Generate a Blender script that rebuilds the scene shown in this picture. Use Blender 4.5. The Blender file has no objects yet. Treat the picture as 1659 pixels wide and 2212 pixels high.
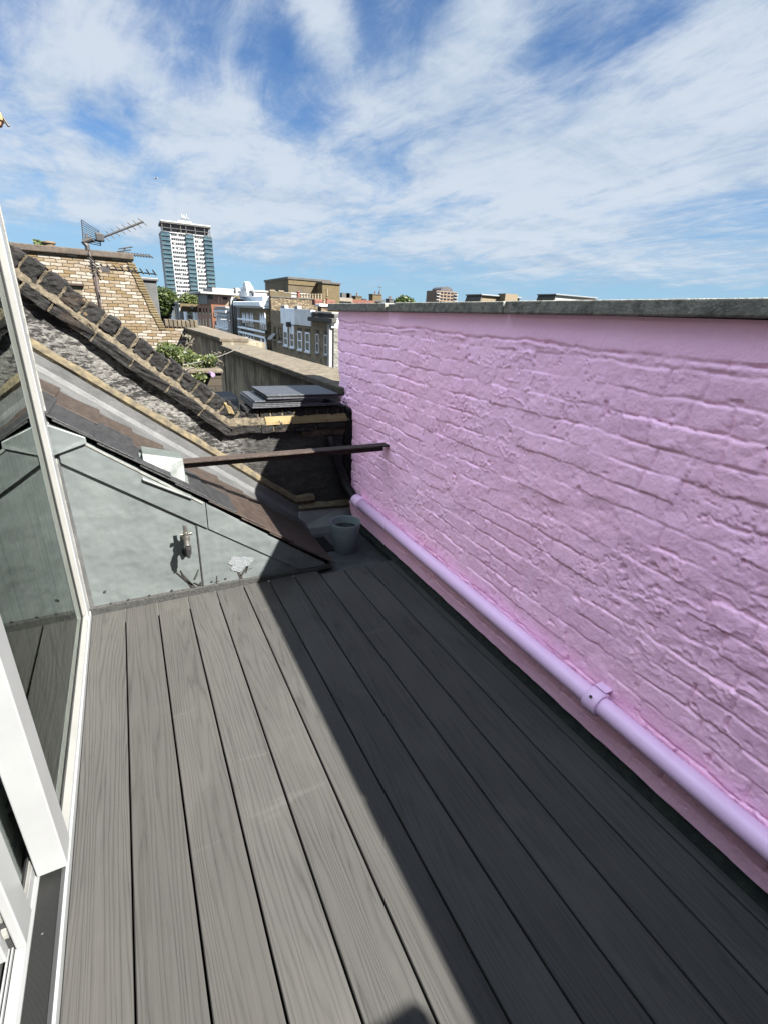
import bpy, math, random
import numpy as np
from mathutils import Vector, Matrix
random.seed(7)
rng = np.random.default_rng(11)
scene = bpy.context.scene
COL = scene.collection
R = math.radians

# ------------------------------------------------------------------ camera
# eye 1.475 m above the decking; X towards the pink wall, Y along the boards, Z up
EYE = np.array([0.0, 0.0, 1.475])
FPX = 1022.75            # focal length in units of a 1659 px wide picture
_y, _p, _r = R(28.3838), R(22.46665), R(-2.99814)
FW = np.array([math.sin(_y)*math.cos(_p), math.cos(_y)*math.cos(_p), -math.sin(_p)])
_rt = np.array([math.cos(_y), -math.sin(_y), 0.0])
_dn = np.cross(FW, _rt)
RT = math.cos(_r)*_rt + math.sin(_r)*_dn
DN = -math.sin(_r)*_rt + math.cos(_r)*_dn

def ray(u, v): return RT*(u-829.5)/FPX + DN*(v-1106)/FPX + FW
def on_x(u, v, x):
    q = ray(u, v); return EYE + q*(x/q[0])
def on_y(u, v, y):
    q = ray(u, v); return EYE + q*(y/q[1])
def on_z(u, v, z):
    q = ray(u, v); return EYE + q*((z-EYE[2])/q[2])

cam_d = bpy.data.cameras.new('camera'); cam = bpy.data.objects.new('camera', cam_d); COL.objects.link(cam)
cam_d.sensor_fit = 'HORIZONTAL'; cam_d.sensor_width = 36.0; cam_d.lens = FPX/1659*36.0
cam_d.clip_start = 0.02; cam_d.clip_end = 9000
mw = Matrix.Identity(4)
for i in range(3):
    mw[i][0] = RT[i]; mw[i][1] = -DN[i]; mw[i][2] = -FW[i]; mw[i][3] = EYE[i]
cam.matrix_world = mw
scene.camera = cam

# ------------------------------------------------------------------ object helpers
def tag(o, label=None, cat=None, group=None, kind=None):
    if label: o['label'] = label
    if cat: o['category'] = cat
    if group: o['group'] = group
    if kind: o['kind'] = kind
    return o

def thing(name, label, cat, loc=(0, 0, 0), group=None):
    o = bpy.data.objects.new(name, None); COL.objects.link(o)
    o.location = loc; o.empty_display_size = .1
    return tag(o, label, cat, group)

def origin(o):
    v = Vector((0, 0, 0))
    while o is not None:
        v += o.location; o = o.parent
    return v

def copy_tree(o, parent=None):
    c = o.copy(); COL.objects.link(c); c.parent = parent
    for ch in list(o.children): copy_tree(ch, c)
    return c

class MB:
    """collects faces, then links them as one mesh object (vertices given in world metres)"""
    def __init__(s): s.v = []; s.f = []; s.m = []; s.cur = 0
    def poly(s, pts):
        b = len(s.v); s.v += [tuple(float(c) for c in p) for p in pts]
        s.f.append(tuple(range(b, b+len(pts)))); s.m.append(s.cur); return s
    def hexa(s, p):          # p: bottom 4 (ccw from above) then top 4
        b = len(s.v); s.v += [tuple(float(c) for c in q) for q in p]
        for f in ((3, 2, 1, 0), (4, 5, 6, 7), (0, 1, 5, 4), (1, 2, 6, 5), (2, 3, 7, 6), (3, 0, 4, 7)):
            s.f.append(tuple(b+i for i in f)); s.m.append(s.cur)
        return s
    def box(s, x0, x1, y0, y1, z0, z1):
        if x0 > x1: x0, x1 = x1, x0
        if y0 > y1: y0, y1 = y1, y0
        if z0 > z1: z0, z1 = z1, z0
        return s.hexa([(x0, y0, z0), (x1, y0, z0), (x1, y1, z0), (x0, y1, z0), (x0, y0, z1), (x1, y0, z1), (x1, y1, z1), (x0, y1, z1)])
    def prism(s, pts, d):    # closed outline pts (3D, planar) pushed along vector d
        d = np.array(d, float); n = len(pts); P = [np.array(p, float) for p in pts]
        nn = sum(np.cross(P[i]-P[0], P[(i+1) % n]-P[0]) for i in range(n))
        if np.dot(nn, d) > 0: P = P[::-1]
        b = len(s.v); s.v += [tuple(p) for p in P] + [tuple(p+d) for p in P]
        s.f.append(tuple(range(b, b+n))); s.m.append(s.cur)
        s.f.append(tuple(range(b+2*n-1, b+n-1, -1))); s.m.append(s.cur)
        for i in range(n):
            j = (i+1) % n
            s.f.append((b+j, b+i, b+n+i, b+n+j)); s.m.append(s.cur)
        return s
    def tube(s, pts, r, n=10, cap=True):
        P = [Vector(p) for p in pts]; rs = r if isinstance(r, (list, tuple)) else [r]*len(P)
        b = len(s.v); up = None
        for i, p in enumerate(P):
            t = P[min(i+1, len(P)-1)] - P[max(i-1, 0)]
            if t.length < 1e-9: t = P[-1]-P[0]
            t = t.normalized()
            if up is None:
                up = Vector((0, 0, 1)) if abs(t.z) < .9 else Vector((1, 0, 0))
            a = t.cross(up).normalized(); up = a.cross(t).normalized()
            for k in range(n):
                q = p + (a*math.cos(2*math.pi*k/n) + up*math.sin(2*math.pi*k/n))*rs[i]
                s.v.append(tuple(q))
        for i in range(len(P)-1):
            for k in range(n):
                k2 = (k+1) % n
                s.f.append((b+i*n+k, b+i*n+k2, b+(i+1)*n+k2, b+(i+1)*n+k)); s.m.append(s.cur)
        if cap:
            s.f.append(tuple(b+k for k in range(n-1, -1, -1))); s.m.append(s.cur)
            s.f.append(tuple(b+(len(P)-1)*n+k for k in range(n))); s.m.append(s.cur)
        return s
    def lathe(s, c, prof, n=40, cap0=False, cap1=False):   # prof: (radius, z) going up
        b = len(s.v)
        for (rr, z) in prof:
            for k in range(n):
                a = 2*math.pi*k/n
                s.v.append((c[0]+rr*math.cos(a), c[1]+rr*math.sin(a), c[2]+z))
        for i in range(len(prof)-1):
            for k in range(n):
                k2 = (k+1) % n
                s.f.append((b+i*n+k, b+i*n+k2, b+(i+1)*n+k2, b+(i+1)*n+k)); s.m.append(s.cur)
        if cap0: s.f.append(tuple(b+k for k in range(n-1, -1, -1))); s.m.append(s.cur)
        if cap1: s.f.append(tuple(b+(len(prof)-1)*n+k for k in range(n))); s.m.append(s.cur)
        return s
    def build(s, name, mats, parent=None, smooth=False, bevel=0, seg=2, auto=None):
        o0 = origin(parent) if parent is not None else Vector((0, 0, 0))
        me = bpy.data.meshes.new(name)
        me.from_pydata([(v[0]-o0.x, v[1]-o0.y, v[2]-o0.z) for v in s.v], [], s.f)
        if not isinstance(mats, (list, tuple)): mats = [mats]
        for m in mats: me.materials.append(m)
        if len(mats) > 1:
            for p, mi in zip(me.polygons, s.m): p.material_index = mi
        if smooth:
            for p in me.polygons: p.use_smooth = True
        me.update()
        o = bpy.data.objects.new(name, me); COL.objects.link(o)
        if parent is not None: o.parent = parent
        if bevel:
            b = o.modifiers.new('bevel', 'BEVEL'); b.width = bevel; b.segments = seg; b.limit_method = 'ANGLE'; b.angle_limit = R(35)
            b.harden_normals = False
        if auto:
            for p in me.polygons: p.use_smooth = True
            me.set_sharp_from_angle(angle=R(auto))
        return o

def noise2(shape, cells, seed, oct=4, gain=.5):
    """fractal value noise on a grid, range about 0..1"""
    g = np.random.default_rng(seed); out = np.zeros(shape); amp = 1; tot = 0
    cy, cx = cells
    for _ in range(oct):
        ny, nx = int(cy)+2, int(cx)+2
        a = g.random((ny+1, nx+1))
        ys = np.linspace(0, cy, shape[0]); xs = np.linspace(0, cx, shape[1])
        yi = np.minimum(ys.astype(int), ny-1); xi = np.minimum(xs.astype(int), nx-1)
        fy = ys-yi; fx = xs-xi
        fy = (fy*fy*(3-2*fy))[:, None]; fx = (fx*fx*(3-2*fx))[None, :]
        A = a[np.ix_(yi, xi)]; B = a[np.ix_(yi, xi+1)]; Cc = a[np.ix_(yi+1, xi)]; D = a[np.ix_(yi+1, xi+1)]
        out += amp*((A*(1-fx)+B*fx)*(1-fy) + (Cc*(1-fx)+D*fx)*fy)
        tot += amp; amp *= gain; cy *= 2; cx *= 2
    return out/tot

# ------------------------------------------------------------------ material helpers
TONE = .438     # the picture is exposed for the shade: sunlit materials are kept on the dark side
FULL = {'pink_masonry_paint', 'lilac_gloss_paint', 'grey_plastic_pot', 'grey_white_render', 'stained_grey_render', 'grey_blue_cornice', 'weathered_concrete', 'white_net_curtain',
        'stained_render', 'soot_brown_brick', 'shaded_red_brick', 'room_wall', 'white_upvc', 'white_tower_cladding', 'teal_glass_panel', 'teal_window_glass'}
class NT:
    def __init__(s, name):
        s.m = bpy.data.materials.new(name); s.m.use_nodes = True
        s.t = s.m.node_tree; s.t.nodes.clear()
        s.out = s.t.nodes.new('ShaderNodeOutputMaterial')
        s.bsdf = s.t.nodes.new('ShaderNodeBsdfPrincipled')
        s.t.links.new(s.bsdf.outputs[0], s.out.inputs[0])
        s.tc = s.t.nodes.new('ShaderNodeTexCoord')
    def n(s, typ, **kw):
        nd = s.t.nodes.new(typ)
        for k, v in kw.items(): setattr(nd, k, v)
        return nd
    def put(s, sock, v):
        if isinstance(v, bpy.types.NodeSocket): s.t.links.new(v, sock)
        else: sock.default_value = v
    def math(s, op, a, b=None, c=None, clamp=False):
        nd = s.n('ShaderNodeMath', operation=op, use_clamp=clamp)
        s.put(nd.inputs[0], a)
        if b is not None: s.put(nd.inputs[1], b)
        if c is not None: s.put(nd.inputs[2], c)
        return nd.outputs[0]
    def vec(s, scale=(1, 1, 1), src=None, loc=(0, 0, 0), rot=(0, 0, 0)):
        nd = s.n('ShaderNodeMapping'); nd.inputs['Scale'].default_value = scale; nd.inputs['Location'].default_value = loc
        nd.inputs['Rotation'].default_value = rot
        s.put(nd.inputs['Vector'], src if src is not None else s.tc.outputs['Object']); return nd.outputs[0]
    def noise(s, scale, detail=5, rough=.55, vec=None, dist=0):
        nd = s.n('ShaderNodeTexNoise'); nd.inputs['Scale'].default_value = scale; nd.inputs['Detail'].default_value = detail
        nd.inputs['Roughness'].default_value = rough; nd.inputs['Distortion'].default_value = dist
        s.put(nd.inputs['Vector'], vec if vec is not None else s.tc.outputs['Object']); return nd.outputs['Fac']
    def ramp(s, fac, stops, interp='LINEAR'):
        nd = s.n('ShaderNodeValToRGB'); cr = nd.color_ramp; cr.interpolation = interp
        while len(cr.elements) < len(stops): cr.elements.new(.5)
        for e, (p, c) in zip(cr.elements, stops):
            e.position = p; e.color = (*c, 1) if isinstance(c, (tuple, list)) else (c, c, c, 1)
        s.put(nd.inputs[0], fac); return nd.outputs[0]
    def mix(s, fac, a, b, typ='MIX'):
        nd = s.n('ShaderNodeMix', data_type='RGBA', blend_type=typ)
        s.put(nd.inputs[0], fac)
        for i, v in ((6, a), (7, b)):
            s.put(nd.inputs[i], (*v, 1) if isinstance(v, tuple) and len(v) == 3 else v)
        return nd.outputs[2]
    def smooth(s, x, a, b):
        nd = s.n('ShaderNodeMapRange', interpolation_type='SMOOTHSTEP', clamp=True)
        s.put(nd.inputs[0], x); nd.inputs[1].default_value = a; nd.inputs[2].default_value = b
        return nd.outputs[0]
    def bump(s, h, strength=.4, dist=.01):
        nd = s.n('ShaderNodeBump'); nd.inputs['Strength'].default_value = strength; nd.inputs['Distance'].default_value = dist
        s.put(nd.inputs['Height'], h); s.put(s.bsdf.inputs['Normal'], nd.outputs[0])
    def done(s, col, rough=.7, spec=.4, metal=0):
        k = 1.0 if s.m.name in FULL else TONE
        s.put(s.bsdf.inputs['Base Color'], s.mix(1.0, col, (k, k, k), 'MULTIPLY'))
        s.put(s.bsdf.inputs['Roughness'], rough); s.bsdf.inputs['Specular IOR Level'].default_value = spec
        s.bsdf.inputs['Metallic'].default_value = metal
        return s.m

def simple(name, c1, c2=None, scale=8, stretch=(1, 1, 1), rough=.7, bump=0, bscale=None, spec=.4, metal=0, lo=.35, hi=.65, dist=.01, detail=6):
    t = NT(name)
    f = t.noise(scale, detail, .6, t.vec(stretch))
    col = t.ramp(f, [(lo, c1), (hi, c2 if c2 else c1)])
    if bump:
        t.bump(t.noise(bscale or scale*3, 5, .6, t.vec(stretch)), bump, dist)
    return t.done(col, rough, spec, metal)

def brick_mat(name, c1, c2, mortar, axis='xz', bw=.225, bh=.075, joint=.012, dirt=(.1, .09, .07), dirt_amt=.35, rough=.85, bump=.6, warp=.004, pale=None):
    t = NT(name)
    sp = t.n('ShaderNodeSeparateXYZ'); t.put(sp.inputs[0], t.tc.outputs['Object'])
    cb = t.n('ShaderNodeCombineXYZ')
    t.put(cb.inputs[0], sp.outputs[{'x': 0, 'y': 1, 'z': 2}[axis[0]]]); t.put(cb.inputs[1], sp.outputs[{'x': 0, 'y': 1, 'z': 2}[axis[1]]])
    nz = t.n('ShaderNodeTexNoise'); nz.inputs['Scale'].default_value = 9; nz.inputs['Detail'].default_value = 4
    t.put(nz.inputs['Vector'], t.tc.outputs['Object'])
    sb = t.n('ShaderNodeVectorMath', operation='SUBTRACT'); t.put(sb.inputs[0], nz.outputs['Color']); sb.inputs[1].default_value = (.5, .5, .5)
    sc = t.n('ShaderNodeVectorMath', operation='SCALE'); t.put(sc.inputs[0], sb.outputs[0]); sc.inputs['Scale'].default_value = warp*6
    ad = t.n('ShaderNodeVectorMath', operation='ADD'); t.put(ad.inputs[0], cb.outputs[0]); t.put(ad.inputs[1], sc.outputs[0])
    b = t.n('ShaderNodeTexBrick'); b.offset = .5; b.inputs['Scale'].default_value = 1
    b.inputs['Brick Width'].default_value = bw; b.inputs['Row Height'].default_value = bh; b.inputs['Mortar Size'].default_value = joint*.5
    b.inputs['Mortar Smooth'].default_value = .35; b.inputs['Bias'].default_value = 0
    b.inputs['Color1'].default_value = (0, 0, 0, 1); b.inputs['Color2'].default_value = (1, 1, 1, 1); b.inputs['Mortar'].default_value = (.5, .5, .5, 1)
    t.put(b.inputs['Vector'], ad.outputs[0])
    stops = [(0, c1), (.55, c2)] + ([(.8, pale)] if pale else [])
    col = t.ramp(b.outputs['Color'], stops)
    fine = t.noise(55, 4, .6)
    col = t.mix(t.math('MULTIPLY', fine, .5), col, t.mix(.5, col, dirt))
    col = t.mix(b.outputs['Fac'], col, mortar)
    d = t.smooth(t.noise(1.7, 6, .65), .48, .72)
    col = t.mix(t.math('MULTIPLY', d, dirt_amt), col, dirt)
    h = t.math('ADD', t.math('MULTIPLY', b.outputs['Fac'], -1), t.math('MULTIPLY', fine, .5))
    t.bump(h, bump, .012)
    return t.done(col, rough, .25)
# ================================================================== MATERIALS OF THE TERRACE
def deck_mat():
    t = NT('composite_decking')
    at = t.n('ShaderNodeAttribute', attribute_name='bid')
    bid = at.outputs['Fac']
    sp = t.n('ShaderNodeSeparateXYZ'); t.put(sp.inputs[0], t.tc.outputs['Object'])
    def cv(xs, ys, off=0):
        c = t.n('ShaderNodeCombineXYZ')
        t.put(c.inputs[0], t.math('MULTIPLY', sp.outputs[0], xs)); t.put(c.inputs[1], t.math('ADD', t.math('MULTIPLY', sp.outputs[1], ys), off if not off else t.math('MULTIPLY', bid, off)))
        t.put(c.inputs[2], t.math('MULTIPLY', bid, 3.7)); return c.outputs[0]
    low = t.noise(1, 2.5, .5, cv(8, .42, 2.3))
    med = t.noise(1, 3, .55, cv(26, 2.2, 1.3))
    ph = t.math('ADD', t.math('MULTIPLY', sp.outputs[0], 34), t.math('ADD', t.math('MULTIPLY', low, 11), t.math('MULTIPLY', med, 1.1)))
    ring = t.math('ABSOLUTE', t.math('SINE', t.math('MULTIPLY', ph, 3.1416*1.6)))
    ring = t.math('POWER', ring, .55)
    fine = t.noise(1, 4, .7, cv(300, 5.5))
    grain = t.math('ADD', t.math('MULTIPLY', ring, .36), t.math('MULTIPLY', fine, .64))
    patch = t.noise(1, 4, .6, cv(3.5, 1.6))
    a = t.ramp(grain, [(.18, (.022, .022, .021)), (.40, (.052, .0515, .0495)), (.62, (.0725, .0718, .069)), (.88, (.095, .0942, .0905))])
    col = t.mix(t.smooth(patch, .35, .7), a, t.mix(.42, a, (.10, .098, .092)))
    tone = t.n('ShaderNodeTexWhiteNoise', noise_dimensions='1D'); t.put(tone.inputs['W'], bid)
    col = t.mix(t.math('MULTIPLY', tone.outputs['Value'], .34), col, (.058, .056, .053))
    dust = t.smooth(t.noise(38, 3, .5), .74, .8)
    col = t.mix(t.math('MULTIPLY', dust, .16), col, (.2, .195, .18))
    scr = t.smooth(t.noise(1, 5, .6, t.vec((1.2, 9, 1), rot=(0, 0, .5))), .64, .72)
    col = t.mix(t.math('MULTIPLY', scr, .2), col, (.15, .148, .14))
    wm = t.smooth(t.noise(1, 5, .6, cv(2.2, 1.1, .7)), .52, .60)
    col = t.mix(t.math('MULTIPLY', wm, .16), col, (.13, .128, .12))
    bit = t.smooth(t.noise(21, 2, .4), .80, .815)
    col = t.mix(t.math('MULTIPLY', bit, .5), col, (.28, .27, .24))
    t.bump(grain, .5, .003)
    return t.done(col, t.math('ADD', .62, t.math('MULTIPLY', fine, .2)), .07)

def pink_mat(name, rough=.42, bump=.25, scale=60, c1=(.94, .535, .745), c2=(.96, .595, .79)):
    t = NT(name)
    f = t.noise(3.2, 6, .62); g = t.noise(scale, 6, .62)
    col = t.ramp(f, [(.3, c1), (.7, c2)])
    if bump > .2:
        deep = t.smooth(t.noise(7.5, 7, .7, t.vec((1, .7, 2.2))), .66, .74)
        col = t.mix(t.math('MULTIPLY', deep, .22), col, (.70, .33, .48))
        warm = t.smooth(t.noise(1.3, 5, .6, t.vec((1, 1, 1.5), loc=(3, 1, 2))), .40, .68)
        col = t.mix(t.math('MULTIPLY', warm, .55), col, (.96, .55, .71))
        dirt = t.smooth(t.noise(1, 6, .65, t.vec((1, 7, 2.0))), .62, .8)
        col = t.mix(t.math('MULTIPLY', dirt, .10), col, (.66, .40, .52))
        run = t.smooth(t.noise(1, 4, .6, t.vec((1, 22, 1.6))), .6, .7)
        col = t.mix(t.math('MULTIPLY', run, .22), col, (.93, .70, .90))
    if bump < .2:
        gr = t.smooth(t.noise(1, 7, .68, t.vec((14, 3, 14))), .56, .74)
        col = t.mix(t.math('MULTIPLY', gr, .22), col, (.45, .33, .43))
    t.bump(t.math('ADD', g, t.math('MULTIPLY', t.noise(scale*.35, 5, .6), 1.4)), bump, .006)
    return t.done(col, rough, .42)

def sooty():
    t = NT('sooty_black_brick')
    big = t.noise(7, 5, .6); f = t.noise(38, 7, .65)
    col = t.ramp(f, [(.3, (.0045, .0045, .005)), (.6, (.017, .016, .0155)), (.8, (.05, .046, .042))])
    br = t.smooth(t.noise(5, 5, .6, t.vec((1, 1, 1), loc=(7, 1, 3))), .56, .70)
    col = t.mix(t.math('MULTIPLY', br, .55), col, (.045, .030, .021))
    ch = t.smooth(t.noise(13, 6, .62), .66, .69)
    col = t.mix(t.math('MULTIPLY', ch, .75), col, (.16, .105, .06))
    ln = t.smooth(big, .60, .75)
    col = t.mix(t.math('MULTIPLY', ln, .35), col, (.075, .072, .066))
    t.bump(t.math('ADD', f, t.math('MULTIPLY', t.noise(14, 6, .6), 1.5)), .9, .012)
    return t.done(col, .85, .2)
M = {}
M['deck'] = deck_mat()
M['pink'] = pink_mat('pink_masonry_paint', .5, .38, 95)
M['pinkpipe'] = pink_mat('lilac_gloss_paint', .42, .07, 90, (.60, .40, .585), (.65, .445, .63))
M['stone'] = simple('weathered_concrete', (.075,.072,.060), (.255,.24,.20), 34, rough=.92, bump=.7, bscale=120, lo=.3, hi=.72, detail=8, spec=.2)
M['black'] = simple('black_gap', (.006, .006, .007), (.01, .01, .01), rough=.9, spec=.1)
M['felt'] = simple('mineral_felt', (.022,.023,.023), (.085,.085,.082), 150, rough=.95, bump=.6, bscale=260, lo=.35, hi=.68, spec=.2)
M['feltgreen'] = simple('mossy_felt', (.012,.019,.016), (.042,.053,.04), 26, rough=.9, bump=.6, bscale=80, lo=.42, hi=.75, spec=.25)
M['floorfelt'] = simple('roof_felt', (.018,.022,.025), (.05,.056,.06), 14, rough=.75, bump=.3, bscale=90, spec=.35)

def zinc_mat(name='painted_sheet_metal', c1=(.112, .129, .132), c2=(.138, .157, .159)):
    t = NT(name)
    f = t.noise(2.2, 7, .64); g = t.noise(24, 5, .6)
    col = t.ramp(f, [(.28, tuple(q*.88 for q in c1)), (.72, tuple(q*1.06 for q in c2))])
    drip = t.smooth(t.noise(1, 6, .62, t.vec((9, 9, .8))), .50, .68)
    col = t.mix(t.math('MULTIPLY', drip, .12), col, (.16, .175, .17))
    scuff = t.smooth(t.noise(1, 6, .7, t.vec((5, 5, 34), rot=(0, .5, 0))), .66, .72)
    col = t.mix(t.math('MULTIPLY', scuff, .14), col, (.075, .088, .085))
    col = t.mix(t.math('MULTIPLY', t.smooth(g, .5, .75), .22), col, (.17, .19, .18))
    sp = t.smooth(t.noise(75, 2, .4), .77, .79)
    col = t.mix(t.math('MULTIPLY', sp, .8), col, (.3, .31, .3))
    st = t.smooth(t.noise(1, 5, .6, t.vec((26, 26, 2.2))), .58, .75)
    col = t.mix(t.math('MULTIPLY', st, .2), col, (.07, .085, .078))
    t.bump(t.math('ADD', t.math('MULTIPLY', t.noise(3.6, 3, .5), 3), t.math('MULTIPLY', g, .12)), .4, .03)
    return t.done(col, .48, .45)
M['zinc'] = zinc_mat()
M['zincpale'] = zinc_mat('pale_sheet_metal', (.085, .10, .097), (.135, .152, .145))
M['rawmetal'] = simple('bright_metal_edge', (.20,.205,.19), (.32,.32,.30), 30, (1, 1, 1), rough=.45, bump=.2, spec=.5)
M['oldpaint'] = simple('flaked_patch', (.010,.009,.007), (.024,.02,.015), 40, rough=.85)
M['whitepatch'] = simple('white_sealant', (.15,.17,.185), (.21,.225,.24), 60, rough=.7, bump=.5, bscale=120)
M['slategrey'] = simple('grey_slate', (.012,.0125,.014), (.029,.030,.033), 11, (3, 1, 3), rough=.55, bump=.4, bscale=60, spec=.4)
M['slatebrown'] = simple('purple_brown_slate', (.027,.018,.0135), (.052,.036,.027), 9, (3, 1, 3), rough=.6, bump=.4, bscale=50, spec=.35)
M['slatenew'] = simple('new_blue_slate', (.033,.037,.045), (.052,.057,.067), 9, (1.2, 5, 1), rough=.5, bump=.25, bscale=50, spec=.5)
M['lead'] = simple('lead_sheet', (.052,.055,.058), (.105,.108,.11), 7, (1, 1.6, 1), rough=.5, bump=.25, bscale=30, spec=.5, lo=.3, hi=.72)
M['sealant'] = simple('yellow_fillet', (.055,.046,.031), (.155,.122,.064), 24, rough=.85, bump=.7, bscale=70)
M['mortar'] = simple('sandy_mortar', (.062,.052,.037), (.165,.138,.095), 30, rough=.92, bump=.8, bscale=110, spec=.2)
M['mortarnew'] = simple('fresh_yellow_mortar', (.20,.15,.072), (.25,.195,.10), 20, rough=.9, bump=.3, bscale=120, spec=.2)
M['sootbrick'] = sooty() if True else simple('sooty_black_brick', (.004,.004,.0045), (.030,.028,.027), 22, rough=.85, bump=.8, bscale=60, spec=.3, lo=.3, hi=.8, detail=8)

def flake_mat():
    t = NT('flaking_black_bitumen')
    v = t.vec((.75, 1, 1.5), rot=(0, R(-36), 0))
    a = t.math('ADD', t.math('MULTIPLY', t.noise(46, 9, .74, v), .6), t.math('MULTIPLY', t.noise(9, 7, .66, t.vec((.5, 1, 2.2), rot=(0, R(-38), 0))), .4)); b = t.noise(3.2, 4, .6)
    th = t.math('ADD', a, t.math('MULTIPLY', t.math('SUBTRACT', b, .5), .32))
    wh = t.smooth(th, .475, .555)
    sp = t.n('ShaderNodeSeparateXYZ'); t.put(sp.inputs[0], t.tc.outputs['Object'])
    # darker with fewer white flecks, painted along the pink wall's shadow edge
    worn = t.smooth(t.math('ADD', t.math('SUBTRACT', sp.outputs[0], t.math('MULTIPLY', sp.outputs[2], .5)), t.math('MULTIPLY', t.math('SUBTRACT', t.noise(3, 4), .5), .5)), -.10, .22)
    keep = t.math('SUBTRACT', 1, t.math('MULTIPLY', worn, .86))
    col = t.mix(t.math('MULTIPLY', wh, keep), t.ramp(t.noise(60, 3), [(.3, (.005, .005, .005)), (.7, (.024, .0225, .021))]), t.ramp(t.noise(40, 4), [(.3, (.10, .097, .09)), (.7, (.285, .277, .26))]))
    rd = t.smooth(t.noise(2.3, 5, .6, t.vec((1, 1, 1.6), loc=(.4, 0, .3))), .685, .71)
    col = t.mix(t.math('MULTIPLY', rd, keep), col, (.13, .07, .045))
    t.bump(t.math('ADD', t.math('MULTIPLY', a, 1.5), t.noise(5, 3)), .9, .02)
    return t.done(col, .75, .35)
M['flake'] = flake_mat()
M['rust'] = simple('rusty_steel', (.020,.011,.008), (.07,.045,.032), 26, (1, 2, 2), rough=.8, bump=.6, bscale=80, spec=.35, lo=.3, hi=.7)
M['blackpipe'] = simple('black_pipe', (.004,.004,.005), (.012,.012,.014), 18, rough=.5, bump=.3, spec=.12)
M['pot'] = simple('grey_plastic_pot', (.085,.108,.118), (.11,.133,.143), 6, rough=.55, bump=.12, bscale=120, spec=.4)
M['upvc'] = simple('white_upvc', (.128,.133,.138), (.142,.148,.153), 5, rough=.32, bump=.02, bscale=80, spec=.5)
M['upvccream'] = simple('cream_bead', (.22,.222,.212), (.25,.252,.240), 5, rough=.4, spec=.5)
M['gasket'] = simple('rubber_gasket', (.02, .02, .022), (.035, .035, .035), 9, rough=.6)
M['brass'] = simple('tarnished_brass', (.16, .13, .075), (.32, .28, .19), 40, rough=.38, metal=.75, spec=.5)
M['chrome'] = simple('dull_chrome', (.30, .285, .26), (.42, .405, .37), 40, rough=.3, metal=.85)
M['plaster'] = simple('room_wall', (.30, .30, .28), (.36, .36, .33), 3, rough=.9)
M['roomfloor'] = simple('room_floor', (.10, .085, .065), (.16, .13, .10), 5, (1, 8, 1), rough=.5)

def mat_ribbed():
    t = NT('ribbed_black_threshold')
    sp = t.n('ShaderNodeSeparateXYZ'); t.put(sp.inputs[0], t.tc.outputs['Object'])
    rib = t.math('ABSOLUTE', t.math('SINE', t.math('MULTIPLY', sp.outputs[0], 3.1416*420)))
    col = t.ramp(rib, [(.2, (.003, .0033, .0033)), (.9, (.018, .019, .019))])
    d = t.smooth(t.noise(90, 2, .4), .73, .76)
    col = t.mix(t.math('MULTIPLY', d, .5), col, (.3, .3, .28))
    t.bump(rib, .5, .003)
    return t.done(col, .5, .4)
M['ribbed'] = mat_ribbed()

def glass_mat():
    t = NT('double_glazing')
    tr = t.n('ShaderNodeBsdfTransparent'); tr.inputs[0].default_value = (.95, .985, .965, 1)
    gl = t.n('ShaderNodeBsdfGlossy'); gl.inputs['Roughness'].default_value = .006; pass
    refl = t.noise(1, 6, .7, t.vec((1, 30, 1.1))); refl2 = t.noise(1, 4, .6, t.vec((1, 90, .7)))  # vertical streaks in the gloss colour stand for reflected bars
    sr = t.math('ADD', t.math('MULTIPLY', refl, .65), t.math('MULTIPLY', refl2, .35))
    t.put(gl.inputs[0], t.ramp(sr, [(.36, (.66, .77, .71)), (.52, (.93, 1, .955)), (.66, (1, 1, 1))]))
    fr = t.n('ShaderNodeFresnel'); fr.inputs['IOR'].default_value = 2.0
    mx = t.n('ShaderNodeMixShader'); t.put(mx.inputs[0], fr.outputs[0]); t.put(mx.inputs[1], tr.outputs[0]); t.put(mx.inputs[2], gl.outputs[0])
    t.t.links.new(mx.outputs[0], t.out.inputs[0]); return t.m
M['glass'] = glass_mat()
def water_mat():
    t = NT('still_water')
    return t.done((.02, .026, .028), .04, .5)
M['water'] = water_mat()

# ================================================================== DECK AND ROOF FLOOR (setting)
PITCH = .1509; G0 = -.182
mb = MB(); bids = []
edges = [-.330] + [G0 + PITCH*k for k in range(0, 11)] + [1.372]
for i in range(len(edges)-1):
    x0 = edges[i] + (.003 if i else 0); x1 = edges[i+1] - .003
    yend = 2.446 if x1 < .9 else 2.388
    n0 = len(mb.v)
    segs = [(-1.6, yend)]
    for (a, b) in segs:
        c = .0025
        mb.prism([(x0, a, -.024), (x1, a, -.024), (x1, a, -c), (x1-c, a, 0), (x0+c, a, 0), (x0, a, -c)], (0, b-a, 0))
    bids += [i+1.0]*(len(mb.v)-n0)
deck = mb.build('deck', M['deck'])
at = deck.data.attributes.new('bid', 'FLOAT', 'POINT'); at.data.foreach_set('value', bids)
tag(deck, 'grey wood-grain composite decking boards laid along the pink wall', 'decking', kind='structure')
sub = MB().box(-.33, 1.395, -1.6, 2.40, -.07, -.055).build('deck_void', M['black'])  # black sheet standing for the darkness below the boards
tag(sub, 'black void seen in the gaps between the decking boards', 'void', kind='structure')
fl = MB().box(.80, 1.42, 2.392, 3.21, -.10, -.03).build('roof_floor', M['floorfelt'])
tag(fl, 'dark felt floor of the roof corner under the grey plant pot', 'roof floor', kind='structure')

# dark patch of drain outlet beside the pot
dr = MB().box(.985, 1.10, 2.70, 2.93, -.0295, -.022).build('drain_mat', M['black'], bevel=.003)
tag(dr, 'black square mat lying on the roof felt behind the grey pot', 'mat')

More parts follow.
